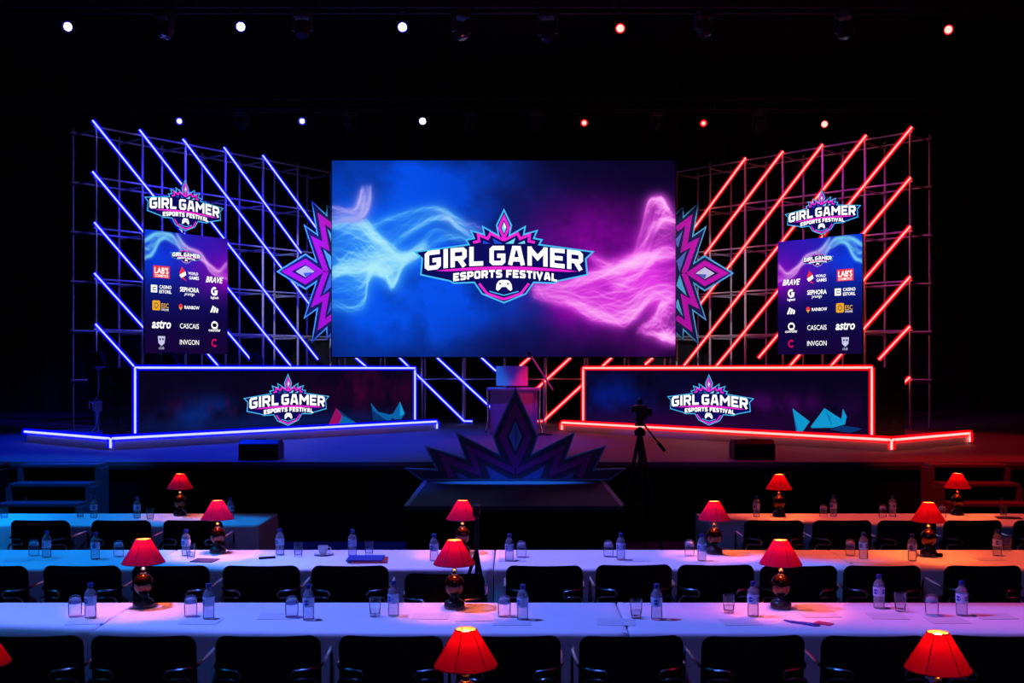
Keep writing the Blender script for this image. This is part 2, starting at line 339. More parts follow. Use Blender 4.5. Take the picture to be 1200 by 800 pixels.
# ------------------------------------------------------------------ flat graphics
def inset(poly, d, lim=3.0):
    """outline moved inwards by d with mitred corners (poly runs either way)"""
    n = len(poly); ar = sum(poly[i][0]*poly[(i+1) % n][1]-poly[(i+1) % n][0]*poly[i][1] for i in range(n)); sg = 1 if ar > 0 else -1
    out = []
    for i in range(n):
        a, p, b = Vector(poly[i-1]), Vector(poly[i]), Vector(poly[(i+1) % n])
        e1, e2 = (p-a).normalized(), (b-p).normalized(); n1, n2 = Vector((-e1.y, e1.x))*sg, Vector((-e2.y, e2.x))*sg
        m = n1+n2; L = m.length
        if L < 1e-6: out.append(tuple(p+n1*d)); continue
        m /= L; k = min(lim, 1/max(.05, m.dot(n1))); out.append(tuple(p+m*d*k))
    return out
def band(mb, pts, w, fn, z, closed=False):
    """ribbon of width w along a polyline, mitred"""
    P = [Vector(p) for p in pts]; n = len(P); Lf, Rt = [], []
    for i in range(n):
        a = P[i-1] if (i or closed) else None; b = P[(i+1) % n] if (i < n-1 or closed) else None
        e1 = (P[i]-a).normalized() if a is not None else None; e2 = (b-P[i]).normalized() if b is not None else None
        e1 = e1 or e2; e2 = e2 or e1; n1, n2 = Vector((-e1.y, e1.x)), Vector((-e2.y, e2.x)); m = n1+n2
        if m.length < 1e-6: m = n1.copy()
        m.normalize(); k = min(2.6, 1/max(.1, m.dot(n1))); Lf.append(P[i]+m*w/2*k); Rt.append(P[i]-m*w/2*k)
    for i in range(n if closed else n-1):
        j = (i+1) % n; mb.add([fn(q.x, q.y, z) for q in (Lf[i], Rt[i], Rt[j], Lf[j])], [(0, 1, 2, 3)])
def mir(pts, c): return pts+[(2*c-x, y) for x, y in pts[::-1] if abs(x-c) > .5]
GL = {  # block capitals: width and pen strokes in a 1.4 high cell, stroke .3
 'G': (1.08, [[(1.0, 1.25), (.27, 1.25), (.15, 1.13), (.15, .27), (.27, .15), (.81, .15), (.93, .27), (.93, .68), (.52, .68)]]),
 'I': (.30, [[(.15, 0), (.15, 1.4)]]),
 'R': (1.08, [[(.15, 0), (.15, 1.25), (.81, 1.25), (.93, 1.13), (.93, .75), (.81, .62), (.3, .62)], [(.55, .62), (.93, 0)]]),
 'L': (.92, [[(.15, 1.4), (.15, .15), (.92, .15)]]),
 'A': (1.16, [[(.15, 0), (.42, 1.25), (.74, 1.25), (1.01, 0)], [(.3, .42), (.86, .42)]]),
 'M': (1.36, [[(.15, 0), (.15, 1.4)], [(1.21, 0), (1.21, 1.4)], [(.16, 1.24), (.68, .60), (1.20, 1.24)]]),
 'E': (.98, [[(.98, 1.25), (.15, 1.25), (.15, .15), (.98, .15)], [(.15, .7), (.85, .7)]]),
 'S': (1.0, [[(.96, 1.25), (.27, 1.25), (.15, 1.13), (.15, .82), (.27, .7), (.73, .7), (.85, .58), (.85, .27), (.73, .15), (.04, .15)]]),
 'P': (1.0, [[(.15, 0), (.15, 1.25), (.73, 1.25), (.85, 1.13), (.85, .7), (.73, .58), (.15, .58)]]),
 'O': (1.04, [[(.27, 1.25), (.15, 1.13), (.15, .27), (.27, .15), (.77, .15), (.89, .27), (.89, 1.13), (.77, 1.25), (.26, 1.25)]]),
 'T': (1.0, [[(0, 1.25), (1, 1.25)], [(.5, 1.25), (.5, 0)]]),
 'F': (.95, [[(.95, 1.25), (.15, 1.25), (.15, 0)], [(.15, .66), (.82, .66)]]),
 'V': (1.1, [[(.12, 1.4), (.55, .12), (.98, 1.4)]]), ' ': (.45, [])}
def block_text(mb, txt, x0, x1, ytop, hgt, fn, z, arc, gap=.16, sw=.3):
    """block letters from x0 to x1, raw y down, following the arc"""
    tot = sum(GL[c][0]+gap for c in txt)-gap; kx = (x1-x0)/tot; ky = hgt/1.4; x = 0
    g = lambda u, v, w: fn(u, v+arc(u), w)
    for c in txt:
        wd, strokes = GL[c]
        for st in strokes:
            band(mb, [(x0+(x+a)*kx, ytop+(1.4-b)*ky) for a, b in st], sw*(kx+ky)/2, g, z)
        x += wd+gap
CROWN = [(603, 22), (655, 130), (643, 188), (745, 130), (735, 182), (822, 158), (800, 210), (853, 220), (835, 250)]
BODY = [(1182, 297), (1130, 345), (1140, 450), (952, 490), (925, 505), (795, 500), (745, 572), (603, 630)]
def arcf(u): return 36*((u-603)/500.)**2
def logo(mb, fn, mi, thick=0, e=.0035, fine=True):
    """festival emblem in raw units (603 wide centre, y down). mi: slots of cyan, navy, magenta, white, ice, royal"""
    cy, nv, mg, wh, ic, ro = mi
    sil = mir(CROWN+BODY, 603)
    if thick: mb.mat(nv).prism(sil, fn, 0, thick)
    mb.mat(cy).flat(sil, fn, -e*.5); mb.mat(nv).flat(inset(sil, 10, 2.2), fn, -e)
    z = -2*e; mb.mat(mg)
    band(mb, [(603, 78), (634, 146), (603, 212), (572, 146)], 17, fn, z, True)
    for s in (1, -1):
        m = lambda pts: [(603+s*(x-603), y) for x, y in pts]
        band(mb, m([(603, 226), (690, 182), (706, 216), (768, 190), (762, 232), (800, 240)]), 17, fn, z)
        mb.mat(ic if s > 0 else ro).flat(m([(612, 248), (676, 212), (664, 248)]), fn, z)
        mb.flat(m([(690, 248), (735, 228), (738, 248)]), fn, z); mb.mat(mg)
        band(mb, m([(603, 603), (712, 566), (762, 502)]), 16, fn, z)
    mb.mat(cy); band(mb, [(510, 552), (603, 578), (696, 552)], 7, fn, z)
    mb.mat(ic).flat([(603, 110), (618, 146), (603, 182), (588, 146)], fn, z)
    if fine: mb.mat(wh).flat([(603, 110), (618, 146), (603, 150)], fn, z-e)
    mb.mat(mg); N = 14
    up = [(165+910*k/N, 393+arcf(165+910*k/N)) for k in range(N+1)]; dn = [(165+910*k/N, 393+arcf(165+910*k/N)+22*math.sin(math.pi*min(1, max(0, k/N)))**.4) for k in range(N+1)]
    for k in range(N): mb.add([fn(*up[k], z), fn(*up[k+1], z), fn(*dn[k+1], z), fn(*dn[k], z)], [(0, 1, 2, 3)])
    mb.mat(wh)
    block_text(mb, 'GIRL', 96, 470, 262, 122, fn, z-e, arcf); block_text(mb, 'GAMER', 510, 1108, 262, 122, fn, z-e, arcf)
    a2 = lambda u: 24*((u-603)/330.)**2-2
    block_text(mb, 'ESPORTS', 280, 590, 418, 48, fn, z-e, a2, .2, .36); block_text(mb, 'FESTIVAL', 618, 942, 418, 48, fn, z-e, a2, .2, .36)
    mb.flat([(552, 540), (556, 505), (572, 484), (588, 480), (618, 480), (634, 484), (650, 505), (656, 540), (644, 549), (630, 540), (618, 524), (588, 524), (576, 540), (562, 549)], fn, z-e)
    if fine: mb.mat(nv).flat([(572, 498), (584, 498), (584, 510), (572, 510)], fn, z-2*e).flat([(622, 498), (634, 498), (634, 510), (622, 510)], fn, z-2*e)
FONT = None
def words(mb, txt, cx, cy, wid, fn, z, bold=.02, shear=0):
    """small printed word centred on (cx, cy), wid wide, in fn's units with y down"""
    cu = bpy.data.curves.new('word', 'FONT'); cu.body = txt; cu.size = 1; cu.offset = bold; cu.shear = shear; cu.resolution_u = 2; cu.align_x = 'CENTER'; cu.align_y = 'CENTER'
    ob = bpy.data.objects.new('word', cu); me = bpy.data.meshes.new_from_object(ob)
    xs = [v.co.x for v in me.vertices]
    if xs:
        k = wid/(max(xs)-min(xs)); x0 = (max(xs)+min(xs))/2; ys = [v.co.y for v in me.vertices]; y0 = (max(ys)+min(ys))/2
        mb.add([fn(cx+(v.co.x-x0)*k, cy-(v.co.y-y0)*k, z) for v in me.vertices], [tuple(p.vertices) for p in me.polygons])
    bpy.data.objects.remove(ob); bpy.data.curves.remove(cu); bpy.data.meshes.remove(me)
def disc(cx, cy, r, n=16, ry=None, a0=0, a1=360): return [(cx+r*math.cos(R(a0+(a1-a0)*k/n)), cy+(ry or r)*math.sin(R(a0+(a1-a0)*k/n))) for k in range(n if a1-a0 >= 360 else n+1)]
def pixel_grid(name, art, fn, mat, parent=None, extra=None, extra_mats=()):
    """LED panel face: a grid of art.shape cells, one colour per corner; extra(mb) adds the graphics shown on it"""
    h, w, _ = art.shape; V = []
    for j in range(h):
        for i in range(w): V.append(fn(i/(w-1), j/(h-1)))
    idx = np.arange(h*w).reshape(h, w); q = np.stack([idx[:-1, :-1], idx[1:, :-1], idx[1:, 1:], idx[:-1, 1:]], -1).reshape(-1, 4)
    mb = MB(); mb.v = V; mb.f = q.tolist(); mb.m = [0]*len(q)
    if extra: extra(mb)
    me = bpy.data.meshes.new(name); me.from_pydata(mb.v, [], mb.f)
    for m in (mat,)+tuple(extra_mats): me.materials.append(M[m])
    me.polygons.foreach_set('material_index', mb.m)
    ca = me.color_attributes.new('Pix', 'FLOAT_COLOR', 'POINT'); lin = np.where(art <= .04045, art/12.92, ((art+.055)/1.055)**2.4)
    c = np.zeros((len(mb.v), 4)); c[:, 3] = 1; c[:h*w, :3] = lin.reshape(-1, 3); ca.data.foreach_set('color', c.ravel())
    me.update(); o = bpy.data.objects.new(name, me); COL.objects.link(o)
    if parent: o.parent = parent
    return o
LM = ('e_cyan', 'e_navy', 'e_mag', 'e_white', 'e_ice', 'e_royal')
# ================================================================== room
def struct(name, mb, m, **k): return tag(mb.build(name, m, **k), kind='structure')
struct('floor', MB().box((0, 15, -.05), (30, 38, .1)), 'floor')
struct('ceiling', MB().box((0, 15, 10.55), (30, 38, .1)), 'wall')
struct('wall_left', MB().box((-15.05, 15, 5.25), (.1, 38, 10.7)), 'wall')
struct('wall_right', MB().box((15.05, 15, 5.25), (.1, 38, 10.7)), 'wall')
mb = MB(); n = 300      # pleated black drape across the back
vs = [(-15+30*i/n, 30+.12*math.sin(i*.9)+.05*math.sin(i*2.3), z) for z in (0, 10.5) for i in range(n+1)]
mb.add(vs, [(i, i+1, i+n+2, i+n+1) for i in range(n)])
struct('wall_back', mb, 'curtain', smooth=True)
# raised stage
ST = thing('stage', 'wide black raised stage, lit blue on its left half and red on its right', 'stage', (0, 13.3, 0))
MB().box((0, 8.1, .97), (29.8, 16.2, .06)).build('stage_floor', 'stage', ST)
MB().box((0, .06, .47), (29.8, .05, .94)).build('stage_skirt', 'fascia', ST)
MB().box((0, -.01, .93), (29.8, .04, .05)).build('edge_trim', 'nosing', ST, bevel=.005)
# steps
def steps(x0, x1, label):
    t = thing('stage_steps', label, 'steps', ((x0+x1)/2, 13.25, 0)); w = x1-x0
    for k in range(4):
        z = 1.0-.2*k; y = -.02-.3*k
        MB().box((0, y-.14, z-.02), (w-.06, .30, .04)).build('tread', 'tread', t, bevel=.006)
        MB().box((0, y+.0, z-.12), (w-.1, .02, .16)).build('riser', 'fascia', t)
    for s in (-1, 1):
        p = MB(); f = lambda u, v, ww, s=s: (s*(w/2-.03)+ww, u, v)
        p.prism([(-.02, 0), (-.02, .955), (-.31, .955), (-.31, .755), (-.61, .755), (-.61, .555), (-.91, .555), (-.91, .355), (-1.2, .355), (-1.2, 0)], f, -.03, .03); p.build('side_panel', 'tread', t)
steps(-6.0, -5.0, 'blue-lit black steps up to the stage at the far left end')
steps(5.07, 6.05, 'red-lit black steps up to the stage at the far right end')
# flight case beside the left steps
t = thing('flight_case', 'black equipment case standing left of the blue-lit steps', 'case', (-6.62, 12.75, 0))
MB().box((0, 0, .53), (.9, .7, .86)).build('case_body', 'plastic', t, bevel=.02)
MB().box((0, 0, .99), (.92, .72, .07)).build('lid', 'plastic', t, bevel=.02)
for s in (-1, 1): MB().box((s*.44, -.35, .53), (.03, .03, .86)).build('edge_strip', 'darkmetal', t)
for sx in (-1, 1):
    for sy in (-1, 1): MB().lathe([(.03, -.02), (.05, -.01), (.05, .01), (.03, .02)], n=12, M4=Matrix.Translation((sx*.36, sy*.26, .05)) @ Matrix.Rotation(R(90), 4, 'Y')).build('caster', 'plastic', t, smooth=True)
MB().path([(.1, -.36, .6), (.14, -.40, .64), (.26, -.40, .64), (.3, -.36, .6)], .01).build('handle', 'darkmetal', t, smooth=True)
# ------------------------------------------------------------------ light tubes
def tube_mesh(mb, p0, p1, rc, rs, bend=None):
    pts = [p0]+([bend] if bend else [])+[p1]
    mb.mat(0).path(pts, rc, 8); mb.mat(1).path(pts, rs, 10)  # core, then the wider shell for its glow
def neon(name, p0, p1, col, parent=None, rc=.0155, rs=.050, bend=None):
    mb = MB(); tube_mesh(mb, p0, p1, rc, rs, bend); return mb.build(name, [col+'_core', col+'_skin'], parent, smooth=True)
# ------------------------------------------------------------------ corner platforms with their desks
def frame2(O, E):
    d = Vector((E[0]-O[0], E[1]-O[1])); L = d.length; d /= L; return d, L
def local(t, p): return Vector(p)-t.location
class Flank:
    """platform and desk set at an angle; s=-1 left (blue), +1 right (red)"""
    pass
def flank(s, C, E, A, zt, deskpx, deskE, side, col):
    # C front corner, E inner front corner, A outer back corner (ground x, y), zt platform top
    d, L = frame2(C, E); n = Vector((-d.y, d.x)) if s < 0 else Vector((d.y, -d.x))
    if n.y < 0: n = -n
    W = (Vector(A)-Vector(C)).length
    P = lambda u, w, z: (C[0]+d.x*u+n.x*w, C[1]+d.y*u+n.y*w, z)
    t = thing('corner_platform', '%s low platform angled on the %s side of the stage, edged with %s light strips' % (('white', 'left', 'blue') if s < 0 else ('white', 'right', 'red')), 'platform', (C[0], C[1], 1.0))
    def lp(u, w, z): return tuple(local(t, P(u, w, z)))
    def slab(mb, u0, u1, w0, w1, z0, z1): return mb.add([lp(u, w, z) for z in (z0, z1) for u, w in ((u0, w0), (u1, w0), (u1, w1), (u0, w1))], [(3, 2, 1, 0), (4, 5, 6, 7)]+[(i, (i+1) % 4, (i+1) % 4+4, i+4) for i in range(4)])
    slab(MB(), 0, L, 0, W, 1.001, zt-.03).build('platform_base', 'deck', t); slab(MB(), -.01, L+.01, -.01, W, zt-.03, zt).build('deck', 'stage', t)
    g = .03
    for a, b in ((lp(0, -g, zt), lp(L, -g, zt)), (lp(-g, 0, zt), lp(-g, W, zt)), (lp(-g*.7, -g*.7, zt), lp(-g*.7, -g*.7, 1.03)), (lp(L+g, -g*.5, zt), lp(L+g, -g*.5, 1.03))):
        neon('light_strip', a, b, col, t, .017, .055)
    if s > 0: neon('light_strip', lp(-g, W, zt), lp(-g, W, 1.03), col, t, .017, .055)
    # desk
    u0, u1 = deskE; D0, dep, hz = .08, .95, 2.18
    k = thing('caster_desk', 'long box desk on the %s platform with %s light outline and emblem' % (('left', 'blue') if s < 0 else ('right', 'red')), 'desk', P((u0+u1)/2, D0+dep/2, zt))
    def kp(u, w, z): return tuple(local(k, P(u, w, z)))
    def kslab(mb, a0, a1, w0, w1, z0, z1): return mb.add([kp(u, w, z) for z in (z0, z1) for u, w in ((a0, w0), (a1, w0), (a1, w1), (a0, w1))], [(3, 2, 1, 0), (4, 5, 6, 7)]+[(i, (i+1) % 4, (i+1) % 4+4, i+4) for i in range(4)])
    kslab(MB(), u0, u1, D0+.03, D0+.06, zt+.001, hz-.03).build('front_panel', 'plastic', k)
    kslab(MB(), u0, u1, D0+.03, D0+dep, hz-.03, hz).build('desk_top', 'plastic', k)
    kslab(MB(), u1-.03, u1, D0+.06, D0+dep, zt+.001, hz-.03).build('end_panel', 'plastic', k)
    # printed end panel with faint sponsor marks
    ep = MB(); kslab(ep, u0, u0+.03, D0+.06, D0+dep, zt+.001, hz-.03)
    fu = lambda a, b, c: kp(u0+c, D0+.06+(dep-.06)*(1-a if s < 0 else a), zt+(hz-zt)*(1-b))
    ep.mat(1)
    for r_ in range(4):
        for c_ in range(2):
            ww = (.26, .2, .3, .22)[(r_+c_) % 4]; words(ep, (('ESC', 'SEPHORA'), ('astro', 'CASCAIS'), ('RAINBOW', 'INVGON'), ('CASINO', 'ESC'))[r_][c_], .28+.44*c_, .2+.2*r_, ww, lambda a, b, c: fu(a, b, c), -.003)
    ep.build('end_panel', ['plastic', 'fadedprint'], k)
    # display front: from the audience, left to right
    if s < 0: FU = lambda a, b, c=0: kp(u0+.03+(u1-u0-.06)*a, D0+.03+c, hz-.03-(hz-zt-.06)*b)
    else: FU = lambda a, b, c=0: kp(u1-.03-(u1-u0-.06)*a, D0+.03+c, hz-.03-(hz-zt-.06)*b)
    Lw = u1-u0-.06; Hh = hz-zt-.06
    def graphics(mb):
        la, lb, ty, by = deskpx      # emblem's left and right edge as share of width, top and bottom as share of height
        k1 = (lb-la)*Lw/1140
        # local raw units to panel
        fn = lambda x, y, z: FU((la+lb)/2+(x-603)*k1/Lw, (ty+by)/2+(y-327)*((by-ty)/606), z-.004)
        Q = lambda a, b: (a, b)
        g_ = lambda x, y, z: FU(x+(.2 if s > 0 else -.2)*x*(1-x), y, z-.008)
        if s < 0:
            mb.mat(8).flat([(.685, 1.0), (.712, .70), (.735, .84), (.722, 1.0)], g_, 0); mb.mat(7).flat([(.712, .70), (.79, 1.0), (.722, 1.0), (.735, .84)], g_, 0); mb.mat(9).flat([(.712, .70), (.735, .84), (.79, 1.0)], g_, -.001)
            mb.mat(7).flat([(.84, .62), (.868, .80), (.91, .86), (.935, .84), (.915, .97), (.85, .96)], g_, 0); mb.mat(9).flat([(.84, .62), (.85, .78), (.9, .97), (.85, .96)], g_, -.001)
            mb.mat(7).flat([(.918, .90), (.95, .62), (.968, .86), (.955, .96), (.93, .96)], g_, 0); mb.mat(6).flat([(.95, .62), (.968, .86), (.95, .9)], g_, -.001)
        else:
            mb.mat(6).flat([(.733, .62), (.792, .82), (.768, .98), (.745, .98)], g_, 0); mb.mat(7).flat([(.733, .62), (.75, .96), (.745, .98)], g_, -.001)
            mb.mat(6).flat([(.795, .9), (.842, .60), (.87, .90), (.80, .92)], g_, 0); mb.mat(7).flat([(.842, .60), (.86, .74), (.87, .90)], g_, -.001)
            mb.mat(6).flat([(.842, .60), (.9, .76), (.905, .60), (.918, .72), (.912, .84), (.87, .90)], g_, -.0005)
            mb.mat(9).flat([(.90, .86), (.955, .88), (.97, .9), (.93, .97), (.86, .93)], g_, -.001)
        logo(mb, fn, (1, 2, 3, 4, 5, 7), 0, .004)
    pixel_grid('display_front', art_desk(s > 0), lambda a, b: FU(a, b, -.004), 'front', k, graphics, ('e_cyan', 'e_navy', 'e_mag', 'e_white', 'e_ice', 'e_teal', 'e_teal2', 'e_plum', 'e_teal3'))
    for a, b in ((kp(u0, D0, hz), kp(u1, D0, hz)), (kp(u0, D0, zt+.05), kp(u0, D0, hz)), (kp(u1, D0, zt+.05), kp(u1, D0, hz))):
        neon('light_strip', a, b, col, k, .015, .046)
    return P
M['fadedprint'] = pbr('faded_print', (.05, .05, .09, 1), .6)
PL = flank(-1, (-5.75, 15.3), (-1.46, 20.3), (-7.66, 17.1), 1.165, (.334, .643, .07, .98), (.42, 6.13), -1, 'blue')
PR = flank(1, (5.33, 15.0), (.96, 19.9), (7.03, 16.6), 1.165, (.342, .647, .08, .96), (.34, 6.13), 1, 'red')
# ------------------------------------------------------------------ scaffolds
def scaffold(t, P, nb, bay, dep, lifts, lh, z0, r=.024):
    """t root, P(u, w, z) world point; posts, rails, transoms, each its own part"""
    q = lambda u, w, z: tuple(local(t, P(u, w, z)))
    for w in (0, dep):
        for i in range(nb+1): MB().path([q(i*bay, w, z0), q(i*bay, w, z0+lifts*lh+.08)], r, 8).lathe([(.04, 0), (.04, .012)], q(i*bay, w, z0), 8).build('post', 'alu', t, smooth=True)
        for k in range(1, lifts+1): MB().path([q(-.06, w-.02, z0+k*lh), q(nb*bay+.06, w-.02, z0+k*lh)], r*.8, 8).build('rail', 'alu', t, smooth=True)
    for k in range(1, lifts+1):
        for i in range(nb+1): MB().path([q(i*bay, -.02, z0+k*lh-.05), q(i*bay, dep+.02, z0+k*lh-.05)], r*.8, 6).build('transom', 'alu', t, smooth=True)
class Plane:
    """upright plane through ground point O along E-O, with outward-back normal"""
    def __init__(s, O, E, back):
        s.O = Vector(O); s.d = (Vector(E)-s.O); s.L = s.d.length; s.d /= s.L; n = Vector((-s.d.y, s.d.x)); s.n = n if n.dot(Vector(back)) > 0 else -n
    def P(s, u, w, z): return (s.O.x+s.d.x*u+s.n.x*w, s.O.y+s.d.y*u+s.n.y*w, z)
    def hit(s, px, py, w=0):
        """where the sight line of a picture point meets the plane w in front of or behind it"""
        ox, oy = s.O.x+s.n.x*w, s.O.y+s.n.y*w; k = (px-600)/F
        u = (k*oy-ox)/(s.d.x-k*s.d.y); D = oy+s.d.y*u; return u, Z_at(py, D)
WL = Plane((-7.8, 20.0), (-4.8, 23.9), (-1, 1)); WR = Plane((7.64, 20.46), (4.436, 23.9), (1, 1))
tl = thing('scaffold', 'tall tube scaffold angled on the left of the stage, lit blue', 'scaffold', (*WL.O, 1.0)); scaffold(tl, WL.P, 6, WL.L/5, .8, 6, .95, 1.0)
tr = thing('scaffold', 'tall tube scaffold angled on the right of the stage, lit red', 'scaffold', (*WR.O, 1.0)); scaffold(tr, WR.P, 6, WR.L/5, .8, 6, .95, 1.0)
WC = Plane((-3.69, 22.78), (3.4, 22.78), (0, 1))
tc_ = thing('scaffold', 'straight tube scaffold behind and below the big screen', 'scaffold', (*WC.O, 1.0)); scaffold(tc_, WC.P, 8, .883, .8, 3, .95, 1.0)
# light tubes on the wings: end points in the picture, carried onto the scaffold face
LT = [((108.5, 141), (341, 429)), ((163.5, 152), (372.5, 421)), ((214.4, 163), (361.5, 355)), ((262.5, 172.6), (353, 296.4)), ((308, 182), (371, 267.5)),
      ((108.5, 201), (300.5, 429)), ((110.7, 260.6), (256, 429)), ((110.7, 320), (209, 429)), ((112, 379.5), (157, 429))]
LN = ['blue diagonal light tube starting at the top left corner of the left scaffold', 'blue diagonal light tube running from the scaffold top behind the left emblem spike', 'blue diagonal light tube starting above the left emblem spike, third along the top',
      'blue diagonal light tube from the fourth top post to the left star ornament', 'blue diagonal light tube nearest the big screen along the left scaffold top', 'blue diagonal light tube starting one lift below the left scaffold top corner',
      'blue diagonal light tube starting two lifts below the left scaffold corner', 'blue diagonal light tube starting three lifts below the left scaffold corner', 'lowest short blue diagonal light tube at the left scaffold edge']
RT = [((873.7, 185), (812, 269)), ((917.4, 177.3), (826, 297.8)), ((964, 169.3), (820, 357)), ((1015, 158.3), (801.4, 428.5)), ((1068.7, 148.7), (838, 430.6)),
      ((1067, 208), (889, 419)), ((1066.5, 265), (924, 430.6)), ((1066.5, 324), (972, 430.6)), ((1066, 382.4), (1030, 421)), ((1066, 442), (1053, 454))]
RN = ['red diagonal light tube nearest the big screen along the right scaffold top', 'red diagonal light tube second from the big screen, ending at the right star ornament', 'red diagonal light tube third from the big screen, passing the right star ornament tip',
      'red diagonal light tube running from the scaffold top behind the right emblem spike', 'red diagonal light tube starting at the top right corner of the right scaffold', 'red diagonal light tube starting one lift below the right scaffold top corner',
      'red diagonal light tube starting two lifts below the right scaffold corner', 'red diagonal light tube starting three lifts below the right scaffold corner', 'red diagonal light tube at the right scaffold edge just right of the desk top',
      'shortest red light tube, lowest at the right scaffold edge']
for W, T, N, c, g in ((WL, LT, LN, 'blue', 'blue light tubes on the left scaffold'), (WR, RT, RN, 'red', 'red light tubes on the right scaffold')):
    for (a, b), lab in zip(T, N):
        ua, za = W.hit(*a, -.094); ub, zb = W.hit(*b, -.094)
        tag(neon('light_tube', W.P(ua, -.094, za), W.P(ub, -.094, max(zb, 1.05)), c), lab, 'light tube', g)
CT = [((416.7, 418.8), (431.5, 431.5), None, 'blue'), ((468, 418.8), (553.5, 494.7), (544, 494.7), 'blue'), ((512, 418.8), (576.5, 478.7), None, 'blue'), ((564, 418.8), (581.3, 434.7), None, 'blue'),
      ((621, 418.8), (609.3, 428.8), None, 'red'), ((668.8, 418.8), (627.5, 456.8), None, 'red'), ((717, 418.8), (627.5, 494.7), (636.5, 494.7), 'red'), ((765, 419), (756, 427), None, 'red')]
CN = ['short blue light tube below the left end of the big screen', 'blue light tube slanting from the screen to the stage floor beside the left desk', 'blue light tube slanting down to the white lectern', 'short blue light tube just above left of the lectern board',
      'shortest red light tube at the tip of the microphone boom', 'red light tube slanting down behind the microphone stand', 'red light tube slanting to the stage floor beside the right desk', 'short red light tube below the right end of the big screen']
for (a, b, k, c), lab in zip(CT, CN):
    D = 22.68; pt = lambda p: (X_at(p[0], D), D, max(Z_at(p[1], D), 1.056))
    tag(neon('light_tube', pt(a), pt(b), c, None, bend=pt(k) if k else None), lab, 'light tube', 'light tubes under the big screen')
# ------------------------------------------------------------------ big screen
D = 22.35; x0, x1, zt_, zb_ = X_at(389, D), X_at(791.5, D), Z_at(188, D), Z_at(418, D)
t = thing('led_screen', 'huge glowing screen with blue and magenta smoke around the festival emblem', 'screen', ((x0+x1)/2, D, zb_))
MB().box((0, .08, (zt_-zb_)/2), (x1-x0+.04, .12, zt_-zb_+.04)).build('screen_housing', 'darkmetal', t)
for k in range(-2, 3): MB().box((k*1.5, .265, (zt_-zb_)/2), (.08, .24, zt_-zb_)).build('mount_rail', 'darkmetal', t)
fn = lambda a, b, c=0: (x0-t.location.x+(x1-x0)*a, c, (zt_-zb_)*(1-b))
def big(mb):
    k = .003278; cx = X_at(590.6, D)-t.location.x; cz = Z_at(300, D)-t.location.z
    logo(mb, lambda x, y, z: (cx+(x-603)*k, z-.004, cz-(y-327)*k), (1, 2, 3, 4, 5, 6), 0, .004)
pixel_grid('display_face', art_screen(), lambda a, b: fn(a, b, 0), 'screen', t, big, LM)
